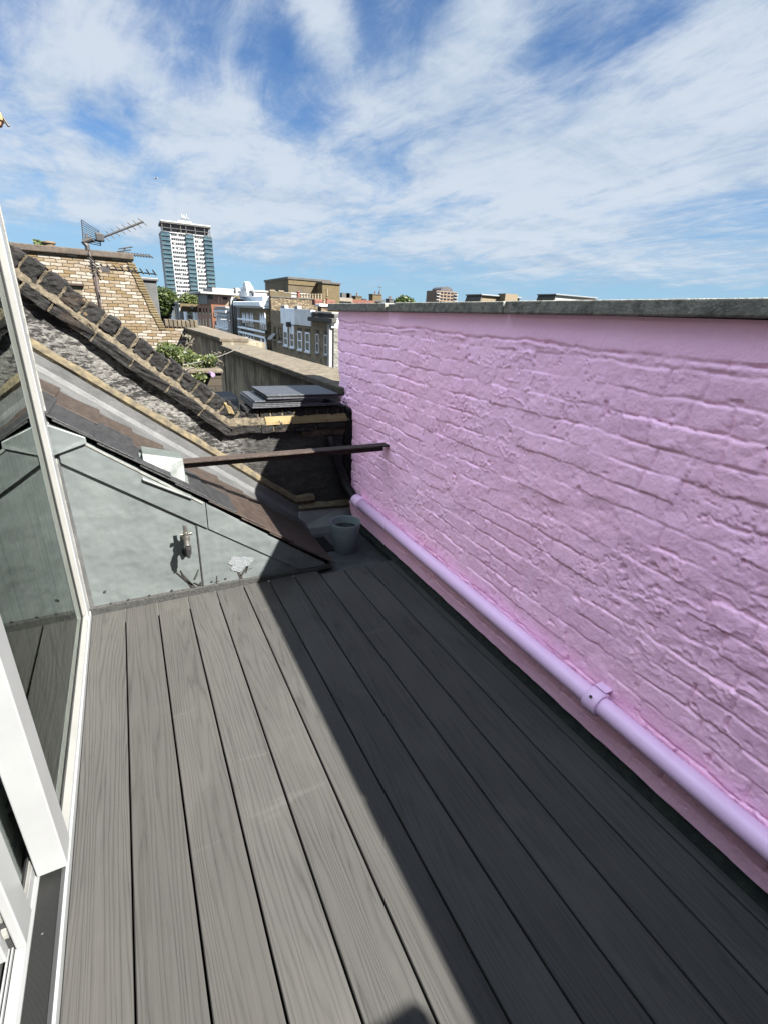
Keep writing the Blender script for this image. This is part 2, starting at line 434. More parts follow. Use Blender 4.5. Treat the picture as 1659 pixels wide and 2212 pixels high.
# mossy felt upstand along the foot of the pink wall
ny = 260; mb = MB(); ys = np.linspace(-1.0, 3.2, ny)
wob = noise2((ny, 2), (60, 1), 5, 4)[:, 0]; lo = noise2((ny, 2), (9, 1), 9, 3)[:, 0]
for i in range(ny-1):
    a = (1.3695, ys[i], .001); b = (1.3695, ys[i+1], .001)
    za = .012+.008*wob[i]+.005*lo[i]; zb = .012+.008*wob[i+1]+.005*lo[i+1]
    c = (1.3985, ys[i+1], zb*.55); d = (1.3985, ys[i], za*.55)
    mb.poly([(1.3695, ys[i], -.05), a, b, (1.3695, ys[i+1], -.05)]); mb.poly([a, d, c, b]); mb.poly([d, (1.405, ys[i], za), (1.405, ys[i+1], zb), c])
o = mb.build('felt_upstand', M['feltgreen'], smooth=True)
tag(o, 'dark green mossy felt strip along the foot of the pink wall', 'roofing felt')

# ================================================================== PINK WALL
def pink_wall():
    root = thing('brick_wall', 'tall lilac pink painted brick wall with a dark concrete coping', 'wall', (1.41, 1.2, 0))
    y0, y1, z0, z1 = -.75, 3.46, -.02, 1.515
    dy = .0046; dz = .0044
    Y = np.arange(y0, y1, dy); Z = np.arange(z0, z1, dz); ny, nz = len(Y), len(Z)
    ll = lambda c, s, o=4, g=.5: noise2((nz, ny), (c*(z1-z0), c*(y1-y0)), s, o, g)
    YY, ZZ = np.meshgrid(Y, Z)
    wy = (ll(5, 1)-.5)*.030 + (ll(28, 2)-.5)*.016; wz = (ll(2.4, 3)-.5)*.030 + (ll(20, 4)-.5)*.016
    yy = YY+wy; zz = ZZ+wz
    rh = .0765; row = np.floor(zz/rh).astype(int); fz = zz/rh-row
    h = np.zeros_like(YY); jd = np.zeros_like(YY)
    g = np.random.default_rng(42)
    for r in range(row.min(), row.max()+1):
        m = row == r
        if not m.any(): continue
        e = [-1.4 - g.random()*.2]; k = g.integers(2)
        while e[-1] < 4:
            e.append(e[-1] + ((.218 if (k % 2 == 0) else .112)+g.normal()*.006)); k += 1
        e = np.array(e); yv = yy[m]; idx = np.clip(np.searchsorted(e, yv)-1, 0, len(e)-2)
        off = g.normal(size=len(e))*.0015; ty = g.normal(size=len(e))*.012; tz = g.normal(size=len(e))*.026
        c = (e[idx]+e[idx+1])/2; hw = (e[idx+1]-e[idx])/2
        dyj = hw-np.abs(yv-c)
        dzj = np.minimum(fz[m], 1-fz[m])*rh
        d = np.minimum(dyj, dzj)
        jd[m] = d
        h[m] = off[idx]+ty[idx]*(yv-c)+tz[idx]*(fz[m]-.5)*rh
        # joints filled to different depths, bed joints catch a ledge of paint
    js = np.clip((ll(6, 6, 4)-.30)*2.6, 0.0, 1)
    jw = .0020+.0042*ll(9, 7, 3)
    h -= (.0018+.0058*js)*js*np.exp(-(jd/jw)**2)
    # broken brick faces
    br = np.clip((ll(8, 8, 5, .6)-.56)*7, 0, 1)
    h -= br*.005*ll(26, 10, 3)
    rid = np.abs(ll(13, 12, 4, .55)-.5)
    h += .0042*np.exp(-(rid/.022)**2)*np.clip((ll(4, 14)-.42)*4, 0, 1)
    h += (ll(4, 15, 5)-.5)*.005 + (ll(40, 16, 3)-.5)*.003
    pits = np.clip((ll(30, 18, 2)-.83)*16, 0, 1)
    h -= pits*.007
    # flaking layers of old paint: little terraces with sharp lips
    lay = ll(7, 41, 6, .62); h += .0015*np.floor(lay*9)/9*3 + .0010*np.floor(ll(15, 43, 5, .6)*7)/7*3
    crk = np.abs(ll(6.5, 44, 6, .6)-.5); h -= .006*np.exp(-(crk/.006)**2)*np.clip((ll(3, 45)-.48)*6, 0, 1)
    # smooth rendered band below the coping, ending in a ragged ridge
    rz = 1.405+.028*(YY-0.4)/3 + (ll(4, 20, 6, .68)-.5)*.045
    s = 1/(1+np.exp(-(ZZ-rz)/.004))
    band = .004+(ll(3, 21, 3)-.5)*.006+(1.5-ZZ)*.03
    h = h*(1-s)+band*s
    h -= .010*np.exp(-((ZZ-rz+.004)/.0045)**2)*np.clip((ll(12, 22, 4, .6)-.30)*2.4, .1, 1)
    h += .007*np.exp(-((ZZ-rz+.016)/.006)**2)*np.clip((ll(16, 23, 4, .6)-.45)*3, 0, 1)
    # rough cement splashes by the far end
    sp = np.clip((YY-3.18)/.14, 0, 1)*np.clip((1.02-ZZ)/.12, 0, 1)*np.clip((ZZ-.62)/.1, 0, 1)
    h += sp*(ll(24, 25, 4, .6)-.35)*.045
    k0 = np.clip((ZZ-.02)/.07, 0, 1); h = h*k0+.001*(1-k0)
    yend = 3.455-.055*np.clip((1.3-Z)/.4, 0, 1)-.07*np.clip((.95-Z)/.25, 0, 1)+(noise2((nz, 2), (24, 1), 31, 4)[:, 0]-.5)*.035
    Yc = np.minimum(YY, yend[:, None])
    V = np.stack([1.41-h, Yc, ZZ], -1).reshape(-1, 3)
    # return at the far end
    i = np.arange(nz-1)[:, None]*ny+np.arange(ny-1)[None, :]
    F = np.stack([i, i+ny, i+ny+1, i+1], -1).reshape(-1, 4)
    V -= np.array([1.41, 1.2, 0])
    nv = len(V)
    V2 = np.stack([np.full(nz, .20), yend-1.2, Z], -1); V = np.concatenate([V, V2])
    k = np.arange(nz-1); E = np.stack([k*ny+ny-1, (k+1)*ny+ny-1, nv+k+1, nv+k], -1)
    F = np.concatenate([F, E])
    me = bpy.data.meshes.new('brickwork')
    me.vertices.add(len(V)); me.vertices.foreach_set('co', V.astype(np.float32).ravel())
    me.loops.add(len(F)*4); me.loops.foreach_set('vertex_index', F.astype(np.int32).ravel())
    me.polygons.add(len(F)); me.polygons.foreach_set('loop_start', np.arange(0, len(F)*4, 4, dtype=np.int32))
    me.polygons.foreach_set('loop_total', np.full(len(F), 4, np.int32)); me.polygons.foreach_set('use_smooth', np.ones(len(F), bool))
    me.update(); me.validate(); me.materials.append(M['pink'])
    o = bpy.data.objects.new('brickwork', me); COL.objects.link(o); o.parent = root
    MB().box(1.435, 1.70, -3.2, 3.36, -.1, 1.512).build('wall_core', M['pink'], root)
    # coping stones
    js = [3.585, 2.655, 2.555, 1.622, .62, -.38, -1.38, -2.4, -3.3]
    for a, b in zip(js[:-1], js[1:]):
        yb = b+.006; ya = a-.004
        n = 40; m2 = MB(); w = random.uniform(-.004, .004); zt = 1.5535+random.uniform(-.003, .003)
        if a-b < .2: zt -= .004; w = .012
        zl = lambda y: 1.5150-.0083*(y-.66); zh = lambda y: zt+.0065-.0056*(y-.66)
        m2.hexa([(1.372+w, yb, zl(yb)), (1.765+w, yb, zl(yb)), (1.765+w, ya, zl(ya)), (1.372+w, ya, zl(ya)), (1.372+w, yb, zh(yb)), (1.765+w, yb, zh(yb)), (1.765+w, ya, zh(ya)), (1.372+w, ya, zh(ya))])
        s_ = m2.build('coping_stone', M['stone'], root, bevel=.006, seg=2)
    return root
pink_wall()
mo = MB()
# ================================================================== LILAC SOIL PIPE
root = thing('drainpipe', 'lilac painted drainpipe running low along the pink wall', 'pipe', (1.345, 1.5, .2))
P0 = np.array([1.363, 3.0, .214]); P1 = np.array([1.363, -.9, .196])
PR = .036
def pp(y): return tuple(P0+(P1-P0)*((P0[1]-y)/(P0[1]-P1[1])))
MB().tube([pp(2.93), pp(2.0), pp(1.0), pp(0), pp(-.9)], PR, 40).build('pipe', M['pinkpipe'], root, smooth=True)
def ring(y0, y1, r, name, mat):
    m2 = MB(); m2.tube([pp(y0), pp(y0), pp(y0-.004), pp(y1+.004), pp(y1), pp(y1)], [PR, r-.003, r, r, r-.003, PR], 40)
    return m2.build(name, mat, root, auto=40)
ring(2.97, 2.87, PR+.008, 'pipe_socket', M['pinkpipe'])
ck = ring(.838, .782, PR+.0115, 'pipe_clip', M['pinkpipe'])
mb = MB().box(1.385, 1.415, .795, .825, .19, .22)
mb.build('clip_bracket', M['pinkpipe'], ck, bevel=.003)
pz = pp(.81); MB().tube([(pz[0]-.034, .81, pz[2]+.032), (pz[0]-.039, .81, pz[2]+.037)], .0055, 8).build('clip_screw', M['gasket'], ck)
for s_ in (-1, 1): MB().box(1.372, 1.409, .786, .834, pz[2]+s_*.052-.002, pz[2]+s_*.052+.002).build('clip_tab', M['pinkpipe'], ck)
MB().tube([pp(1.1)[:2]+(0,), pp(1.1)[:2]+(.01,)], .001, 6)
MB().tube([(1.363, 2.94, .213), (1.358, 3.02, .225), (1.335, 3.09, .29), (1.30, 3.13, .41), (1.255, 3.145, .56), (1.225, 3.15, .66)], [.037, .037, .036, .034, .032, .030], 20).build('black_pipe', M['blackpipe'], root, smooth=True)
for (y, z) in ((3.0, .215), (3.07, .285)):
    pass

# ================================================================== RUSTY STEEL BEAM
mb = MB()
mb.box(.19, 1.425, 2.575, 2.645, .712, .722)
mb.box(.19, 1.385, 2.614, 2.624, .676, .712)
o = mb.build('steel_beam', M['rust'], bevel=.0025, seg=2)
tag(o, 'rusty brown steel beam spanning from the slate roof to the pink wall', 'beam')

# ================================================================== SHEET METAL CHEEK
YC = 2.45
def cz(x): return .752-.748*x          # top edge of the cheek
def fz(x): return .575-.715*x + .0     # fold line below the sloping strip
root = thing('metal_cheek', 'grey green sheet metal side of the roof dormer with a tap on it', 'cladding', (.2, YC, 0))
mb = MB()
xs = .214
mb.prism([(-.345, YC+.012, .03), (xs, YC+.012, .03), (xs, YC+.012, fz(xs)+.03), (-.345, YC+.012, fz(-.345)+.03)], (0, -.010, 0))
mb.build('metal_panel', M['zinc'], root, bevel=.0015, seg=1)
mb = MB()
mb.prism([(xs-.004, YC+.006, .03), (.79, YC+.006, .03), (xs-.004, YC+.006, fz(xs)+.03)], (0, -.008, 0))
mb.build('metal_panel', M['zinc'], root, bevel=.0015, seg=1)
MB().box(xs-.007, xs-.001, YC-.004, YC+.0, .03, fz(xs)+.01).build('seam', M['gasket'], root)
# sloping cover strips standing proud
def strip(xs_, oy=0):
    m2 = MB()
    for xa, xb in zip(xs_[:-1], xs_[1:]):
        a = [(xa, YC-.012-oy, max(.030, fz(xa))), (xb, YC-.012-oy, max(.030, fz(xb))), (xb, YC-.012-oy, max(.034, cz(xb)-.028)), (xa, YC-.012-oy, cz(xa)-.028)]
        m2.prism(a, (0, .012, 0))
        m2.hexa([a[3], a[2], (a[2][0], YC+.10, a[2][2]+.012), (a[3][0], YC+.10, a[3][2]+.012)] + [(p[0], p[1], p[2]+.006) for p in (a[3], a[2])] + [(a[2][0], YC+.10, a[2][2]+.018), (a[3][0], YC+.10, a[3][2]+.018)])
    return m2
strip((-.32, .262)).build('cover_strip', M['zinc'], root, bevel=.002, seg=2)
strip((.266, .762, .925), -.002).build('cover_strip', M['zinc'], root, bevel=.002, seg=2)
mb = MB(); mb.prism([(-.31, YC-.016, cz(-.31)-.034), (.25, YC-.016, cz(.25)-.034), (.25, YC-.016, cz(.25)-.026), (-.31, YC-.016, cz(-.31)-.026)], (0, .006, 0))
mb.build('bright_edge', M['rawmetal'], root)
# folded corner cap by the door frame
mb = MB()
A, B, Cc, D = (-.36, YC-.03, .845), (-.205, YC-.03, .895), (-.215, YC+.02, .945), (-.36, YC+.06, 1.03)
mb.hexa([(-.36, YC-.028, .835), (-.208, YC-.028, .888), (-.208, YC+.25, .90), (-.36, YC+.25, .96)] + [(-.36, YC-.02, .99), (-.208, YC-.022, .915), (-.208, YC+.25, .93), (-.36, YC+.25, 1.02)])
mb.build('corner_cap', M['zinc'], root, bevel=.004)
# dark strip by the frame, painting the band missed by reflected light, and a sealant bead
MB().prism([(-.335, YC-.004, .035), (-.315, YC-.004, .035), (-.325, YC-.004, .80), (-.335, YC-.004, .80)], (0, .008, 0)).build('shade_band', M['lead'], root)
mb = MB()
for (x, z) in ((.20, .065), (.05, .052), (-.06, .048), (-.16, .046), (-.24, .044), (.255, .06), (.33, .062), (.245, .478), (-.255, .12)):
    MB().tube([(x, YC-.001, z), (x, YC-.006, z)], .006, 10).build('screw_head', M['gasket'], root)
def patch(pts, mat, name, dy=.001):
    m2 = MB(); m2.prism([(x, YC-dy-.002, z) for x, z in pts], (0, .0025, 0)); return m2.build(name, mat, root)
mb = MB()
def streak(x0, z0, x1, z1, w0, w1):
    mb.prism([(x0-w0, YC-.005, z0), (x0+w0, YC-.005, z0), (x1+w1, YC-.005, z1), (x1-w1, YC-.005, z1)], (0, .004, 0))
streak(.165, .036, .115, .135, .011, .003); streak(.115, .135, .105, .165, .003, .001); streak(.155, .06, .085, .155, .006, .001)
streak(.17, .095, .195, .15, .005, .002); streak(.195, .05, .165, .075, .003, .002); streak(.21, .045, .18, .058, .003, .001)
mb.build('paint_flake', M['oldpaint'], root); mb = MB()
streak(.42, .033, .40, .10, .010, .005); streak(.415, .06, .455, .115, .008, .005); streak(.455, .115, .445, .075, .006, .003); streak(.445, .09, .48, .1, .005, .002)
mb.build('paint_flake', M['oldpaint'], root); mb = MB()
streak(.28, .036, .285, .09, .004, .002); streak(.27, .05, .295, .055, .006, .004)
mb.build('paint_flake', M['oldpaint'], root)
pts = []
for k in range(26):
    a = 2*math.pi*k/26; rr = 1+.22*math.sin(3*a+1)+.12*math.sin(7*a)
    pts.append((.415+.062*rr*math.cos(a), .145+.045*rr*math.sin(a)))
mb = MB(); mb.prism([(x, YC-.006, z) for x, z in pts], (0, .004, 0)); mb.build('white_patch', M['whitepatch'], root)
root_cheek = root
mb = MB(); n = 90
for i in range(n):
    xa = -.335+1.30*i/n; xb = -.335+1.30*(i+1)/n
    if xa > .96: break
    h = .046-.018*min(1, max(0, (xa-.4)/.4))
    mb.poly([(xa, YC-.012, .0), (xb, YC-.012, .0), (xb, YC-.012, h-.01), (xa, YC-.012, h-.01)])
    mb.poly([(xa, YC-.012, h-.01), (xb, YC-.012, h-.01), (xb, YC+.004, h), (xa, YC+.004, h)])
o = mb.build('felt_strip', M['felt'])
tag(o, 'grey mineral felt strip between the decking and the metal cheek', 'roofing felt')

# ------------------------------------------------------------------ garden tap
tx, tz = .1485, .362
root = thing('garden_tap', 'old brass garden tap sticking out of the metal cheek', 'tap', (tx, YC, tz))
mb = MB(); mb.tube([(tx, YC-.003, tz), (tx, YC-.010, tz)], .020, 24); mb.build('back_plate', M['brass'], root, bevel=.002)
mb = MB(); mb.tube([(tx-.002, YC-.002, .268), (tx-.002, YC-.007, .268)], .024, 20); mb.build('pipe_hole', M['oldpaint'], root)
mb = MB(); mb.tube([(tx-.002, YC-.003, .274), (tx-.002, YC-.03, .274), (tx-.002, YC-.035, .30), (tx, YC-.03, tz-.01)], [.010, .010, .010, .010], 12); mb.build('feed_pipe', M['brass'], root, smooth=True)
mb = MB()
mb.tube([(tx, YC-.008, tz), (tx, YC-.075, tz+.004)], .0125, 16)
mb.tube([(tx, YC-.070, tz-.018), (tx, YC-.070, tz+.012), (tx, YC-.070, tz+.024), (tx, YC-.070, tz+.036)], [.0135, .018, .017, .012], 18)
mb.tube([(tx, YC-.075, tz), (tx, YC-.094, tz-.006), (tx, YC-.104, tz-.016)], [.0125, .0135, .0145], 16)
mb.tube([(tx, YC-.070, tz+.036), (tx, YC-.070, tz+.084)], .007, 12)
mb.build('tap_body', M['chrome'], root, auto=45)
mb = MB()
mb.tube([(tx-.024, YC-.071, tz+.040), (tx+.024, YC-.071, tz+.040)], .0055, 12)
mb.tube([(tx-.028, YC-.071, tz+.040), (tx-.018, YC-.071, tz+.040)], .0085, 12); mb.tube([(tx+.018, YC-.071, tz+.040), (tx+.028, YC-.071, tz+.040)], .0085, 12)
mb.tube([(tx, YC-.071, tz+.034), (tx, YC-.071, tz+.050)], .0125, 14)
mb.tube([(tx-.004, YC-.071, tz+.05), (tx-.007, YC-.071, tz+.09)], [.006, .0035], 8); mb.tube([(tx+.004, YC-.071, tz+.05), (tx+.004, YC-.071, tz+.075)], [.006, .004], 8)
mb.build('tap_handle', M['chrome'], root, auto=45)
mb = MB()
mb.tube([(tx, YC-.105, tz-.014), (tx, YC-.105, tz-.030)], .0165, 18)
mb.tube([(tx, YC-.105, tz-.030), (tx, YC-.105, tz-.062)], [.0145, .011], 14)
for k in range(6):
    an = k*math.pi/3; mb.tube([(tx+.0135*math.cos(an), YC-.105+.0135*math.sin(an), tz-.032), (tx+.011*math.cos(an), YC-.105+.011*math.sin(an), tz-.060)], .003, 6)
mb.tube([(tx, YC-.105, tz-.062), (tx, YC-.105, tz-.080)], .008, 12)
mb.build('hose_connector', M['gasket'], root, auto=45)

# ------------------------------------------------------------------ metal cap over the beam end
mb = MB()
bx = .19
mb.hexa([(.005, 2.47, .70), (bx, 2.50, .60), (bx, 2.66, .62), (.005, 2.66, .72)] + [(.005, 2.52, .80), (bx, 2.55, .748), (bx, 2.66, .752), (.005, 2.67, .80)])
mb.hexa([(-.01, 2.425, .69), (bx+.012, 2.425, .565), (bx+.012, 2.56, .605), (-.01, 2.56, .735)] + [(-.01, 2.425, .70), (bx+.012, 2.425, .575), (bx+.012, 2.56, .655), (-.01, 2.56, .80)])
o = mb.build('metal_flashing', M['zincpale'], bevel=.004)
tag(o, 'pale green sheet metal cap wrapped over the left end of the rusty beam', 'flashing')

def quadstrip0(mb, A, B, n=40, amp=.003, seed=1):
    nz = noise2((n+1, len(A)), (30, 3), seed, 4)
    for i in range(n):
        r0, r1 = [], []
        for q, (a, b) in enumerate(zip(A, B)):
            a, b = np.array(a), np.array(b)
            r0.append(a+(b-a)*i/n+np.array([0, -1, .6])*(nz[i, q]-.5)*amp*2); r1.append(a+(b-a)*(i+1)/n+np.array([0, -1, .6])*(nz[i+1, q]-.5)*amp*2)
        for q in range(len(A)-1): mb.poly([r0[q], r1[q], r1[q+1], r0[q+1]])
# ================================================================== SLATE ROOF
def rz(x, y): return .752-.758*x + (y-2.45)*.0
root = thing('slate_roof', 'small sloping slate roof with purple brown and grey slates beside the metal cheek', 'roof', (.2, 2.8, .6))
SL = math.atan(.758); ca, sa = math.cos(SL), math.sin(SL)
mg = MB()
courses = [(-1.23+.15*k) for k in range(0, 16)]
g2 = random.Random(5)
for k, xe in enumerate(courses):          # xe: x of the lower edge of the course
    L = .36
    ys = [2.425, 2.452+.36, 3.10] if k % 2 == 0 else [2.425, 2.452+.27, 3.10]
    for j in range(2):
        ya, yb = ys[j]+.002, ys[j+1]-.002
        d = g2.uniform(-.006, .006); lift = .019+g2.uniform(0, .006)
        x1 = min(xe+d, .985); x0 = x1-L*ca
        if x0 > .95: continue
        zb1 = rz(x1, 0)+lift; zb0 = rz(x0, 0)+.001
        t_ = .007; mg.cur = 0 if (j == 0 and x1 < .55) else 1
        mg.hexa([(x0, ya, zb0), (x1, ya, zb1), (x1, yb, zb1), (x0, yb, zb0)] + [(x0+t_*sa, ya, zb0+t_*ca), (x1+t_*sa, ya, zb1+t_*ca), (x1+t_*sa, yb, zb1+t_*ca), (x0+t_*sa, yb, zb0+t_*ca)])
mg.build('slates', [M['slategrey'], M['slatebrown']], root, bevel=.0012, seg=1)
mb = MB(); mb.prism([(-1.3, 2.47, rz(-1.3, 0)-.012), (.98, 2.47, rz(.98, 0)-.012), (.98, 2.47, rz(.98, 0)-.05), (-1.3, 2.47, rz(-1.3, 0)-.05)], (0, .72, 0))
mb.build('roof_boarding', M['black'], root)
# lead flashing: apron on the slates, then an upturn against the party wall
mb = MB(); n = 60; lowj = noise2((n+1, 2), (26, 1), 77, 3)[:, 0]
for i in range(n):
    xa = -1.3+2.33*i/n; xb = -1.3+2.33*(i+1)/n
    def prof(x, j):
        b = rz(x, 0)
        return [(x, 3.035+.012*j, b+.024), (x, 3.10, b+.036), (x, 3.15, b+.046), (x, 3.178, b+.075), (x, 3.186, b+.165)]
    pa, pb = prof(xa, lowj[i]), prof(xb, lowj[i+1])
    for q in range(4): mb.poly([pa[q], pb[q], pb[q+1], pa[q+1]])
    mb.poly([(xa, pa[0][1], pa[0][2]-.012), (xb, pb[0][1], pb[0][2]-.012), pb[0], pa[0]])
mb.build('lead_flashing', M['lead'], root, auto=50)
mb = MB(); n = 110; wj = noise2((n+1, 3), (40, 1), 78, 4)
for i in range(n):
    def prof(i):
        x = -1.3+2.42*i/n; b = rz(x, 0) if x < .98 else rz(.98, 0)+.004
        t_ = .020+.022*wj[i, 0]
        return [(x, 3.184, b+.142-.016*wj[i, 1]), (x, 3.170, b+.160), (x, 3.178, b+.165+t_*.7), (x, 3.1995, b+.172+t_)]
    pa, pb = prof(i), prof(i+1)
    for q in range(3): mb.poly([pa[q], pb[q], pb[q+1], pa[q+1]])
mb.build('sealant_fillet', M['sealant'], root, auto=60)
# grey felt skirting round the foot of the party wall
mb = MB().hexa([(.97, 2.97, -.032), (1.40, 2.97, -.032), (1.40, 3.195, -.032), (.97, 3.195, -.032)] + [(.97, 3.10, -.02), (1.40, 3.06, -.02), (1.40, 3.195, .10), (1.0, 3.195, .12)])
mb.build('lead_skirting', M['lead'], root, bevel=.01)
mb = MB(); quadstrip0(mb, [(.99, 3.172, .098), (.99, 3.166, .118), (.99, 3.198, .150)], [(1.40, 3.165, .085), (1.40, 3.158, .10), (1.40, 3.198, .135)], 40, .006, 55); mb.build('sealant_fillet', M['sealant'], root, auto=60)

# ================================================================== PARTY WALL WITH SLOPING BRICK COPING
root = thing('party_wall', 'flaking black party wall with a stepped sloping coping of sooty bricks', 'wall', (.5, 3.3, .5))
def pt(x): return max(.792, 1.138-.80*x) if x < 1.5 else .792      # top of the face, below the brick course
XE = .505
ZB = .708                                                         # underside of course on the level part
def und(x): return ZB+max(0, (XE-x))*.838
mb = MB()
n = 120; m_ = 40
gx = np.linspace(-1.25, 1.41, n); hz = noise2((m_, n), (8, 14), 91, 5)
P = np.zeros((m_, n, 3))
for j in range(m_):
    for i in range(n):
        z = -.12+(und(gx[i])+.03+.12)*j/(m_-1)
        P[j, i] = (gx[i], 3.2-(hz[j, i]-.5)*.03, z)
for j in range(m_-1):
    for i in range(n-1): mb.poly([P[j, i], P[j, i+1], P[j+1, i+1], P[j+1, i]])
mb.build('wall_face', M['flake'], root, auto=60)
mb = MB(); mb.prism([(-1.25, 3.225, -.12), (1.43, 3.225, -.12), (1.43, 3.225, ZB+.075), (XE, 3.225, ZB+.075), (-1.25, 3.225, und(-1.25)+.075)], (0, .20, 0))
mb.build('wall_body', M['sootbrick'], root)
# helper: brick with worn faces along a direction
def worn(mb, c, u, v, w, L, H, D, j=.004, rr=random):
    c = np.array(c, float); u, v, w = [np.array(q, float) for q in (u, v, w)]
    p = []
    for dz_ in (0, 1):
        for (a, b) in ((0, 0), (1, 0), (1, 1), (0, 1)):
            p.append(c+u*(a*L+rr.uniform(-j, j))+w*(b*D+rr.uniform(-j, j))+v*(dz_*H+rr.uniform(-j, j)))
    mb.hexa(p)
sl = math.atan(.838); U = (math.cos(sl), 0, -math.sin(sl)); V = (math.sin(sl), 0, math.cos(sl)); W = (0, 1, 0)
rb = random.Random(3)
course = MB(); mort = MB(); cop = MB(); fresh = MB()
# stretcher course on the slope: start from the elbow and climb
base = np.array([XE, 3.158, ZB])
k = 0; s = -.01
while s < 2.1:
    L = .213+rb.uniform(-.01, .01)
    c = base-np.array(U)*(s+L)
    if k % 3 == 2 and rb.random() < .5: L *= .6; c = base-np.array(U)*(s+L)
    worn(course, c, U, V, W, L, .062+rb.uniform(-.004, .003), .22, .005, rb)
    s += L
    worn(mort, base-np.array(U)*(s+.011)+np.array(V)*.004+np.array(W)*.004, U, V, W, .011, .058, .2, .002, rb)
    s += .011; k += 1
# level course
x = XE+.004; k = 0
for L in (.235, .09, .10, .04, .16, .22):
    L2 = min(L, 1.375-x)
    if L2 < .03: break
    worn(course, (x, 3.160+rb.uniform(-.003, .003), ZB+rb.uniform(-.004, .004)), (1, 0, 0), (0, 0, 1), W, L2-.010, .060, .2, .004, rb); 
    worn(mort, (x+L2-.010, 3.168, ZB+.004), (1, 0, 0), (0, 0, 1), W, .010, .052, .2, .001, rb); x += L2
def subdiv(o, cuts=2, noise_amt=.004, seed=0):
    """breaks up the straight edges of bricks with a real displacement"""
    m1 = o.modifiers.new('sub', 'SUBSURF'); m1.subdivision_type = 'SIMPLE'; m1.levels = m1.render_levels = cuts
    tx_ = bpy.data.textures.new('chips', 'CLOUDS'); tx_.noise_scale = .025; tx_.noise_depth = 3
    m2 = o.modifiers.new('chips', 'DISPLACE'); m2.texture = tx_; m2.strength = noise_amt*2.6; m2.mid_level = .5; m2.texture_coords = 'GLOBAL'
    return o
subdiv(course.build('brick_course', M['sootbrick'], root, bevel=.006, seg=2), 2, .010)
# mortar haunch
quadstrip = quadstrip0
o1 = base+np.array(V)*.058; 
A = [o1+np.array([0, .004, 0]), o1+np.array([0, .012, .022])+0*np.array(V), o1+np.array([0, .048, 0])+np.array(V)*.040, o1+np.array([0, .06, 0])+np.array(V)*.05]
Bq = [p-np.array(U)*2.1 for p in A]
quadstrip(mort, A, Bq, 160, .006, 3)
A2 = [(XE+.0, 3.162, ZB+.055), (XE, 3.166, ZB+.070), (XE, 3.196, ZB+.098), (XE, 3.21, ZB+.105)]
B2 = [(1.385, p[1], p[2]) for p in A2]
quadstrip(mort, A2, B2, 70, .004, 4)
# headers forming the coping
base2 = np.array([.60, 3.192, .835]); base2 = base+np.array([.0, .036, 0])+np.array(V)*.088
s = -.09; k = 0; pitch = .103
while s < 2.1:
    L = .086+rb.uniform(-.010, .008)
    H = .088+rb.uniform(-.006, .006)
    worn(cop, base2-np.array(U)*(s+L)+np.array(V)*rb.uniform(-.004, .004)-np.array(W)*rb.uniform(-.004, .006), U, V, W, L, H, .215, .008, rb)
    worn(mort, base2-np.array(U)*(s+L+.016)+np.array(V)*.0+np.array(W)*.006, U, V, W, .018, H-.006, .2, .003, rb)
    s += L+.015; k += 1
x = XE+.155
while x < 1.36:
    L = .068+rb.uniform(-.005, .005); L = min(L, 1.375-x)
    worn(cop, (x, 3.192+rb.uniform(-.003, .003), ZB+.088), (1, 0, 0), (0, 0, 1), W, L, .068, .21, .004, rb)
    worn(mort, (x+L, 3.198, ZB+.088), (1, 0, 0), (0, 0, 1), W, .014, .055, .2, .002, rb); x += L+.013
subdiv(cop.build('coping_bricks', M['sootbrick'], root, bevel=.009, seg=2), 2, .011)
subdiv(mort.build('mortar', M['mortar'], root), 2, .008)
# fresh lumps of mortar
mb = MB(); mb.hexa([(XE+.04, 3.186, ZB+.125), (XE+.085, 3.186, ZB+.118), (XE+.09, 3.26, ZB+.12), (XE+.04, 3.26, ZB+.13)] + [(XE+.01, 3.188, ZB+.205), (XE+.06, 3.188, ZB+.185), (XE+.07, 3.26, ZB+.19), (XE+.01, 3.26, ZB+.21)])
subdiv(mb.build('fresh_mortar', M['mortarnew'], root, bevel=.012, seg=2), 2, .006)
mb = MB(); quadstrip(mb, [(XE+.27, 3.156, ZB+.052), (XE+.27, 3.161, ZB+.072), (XE+.27, 3.19, ZB+.102)], [(XE+.86, 3.156, ZB+.052), (XE+.86, 3.161, ZB+.072), (XE+.86, 3.19, ZB+.102)], 30, .001, 8)
mb.build('fresh_mortar', M['mortarnew'], root, auto=60)
mb = MB(); quadstrip(mb, [(1.03, 3.192, ZB-.055), (1.03, 3.182, ZB-.03), (1.03, 3.18, ZB-.004)], [(1.37, 3.19, ZB-.055), (1.37, 3.18, ZB-.03), (1.37, 3.18, ZB-.004)], 24, .004, 12)
mb.build('mortar_patch', M['mortar'], root, auto=60)
# black painted pier closing the wall against the pink brickwork
mb = MB(); mb.hexa([(1.345, 3.17, .2), (1.42, 3.15, .2), (1.42, 3.42, .2), (1.345, 3.42, .2)] + [(1.36, 3.17, .84), (1.43, 3.16, .845), (1.43, 3.42, .845), (1.36, 3.42, .84)])
subdiv(mb.build('end_pier', M['blackpipe'], root, bevel=.02, seg=2), 3, .008)

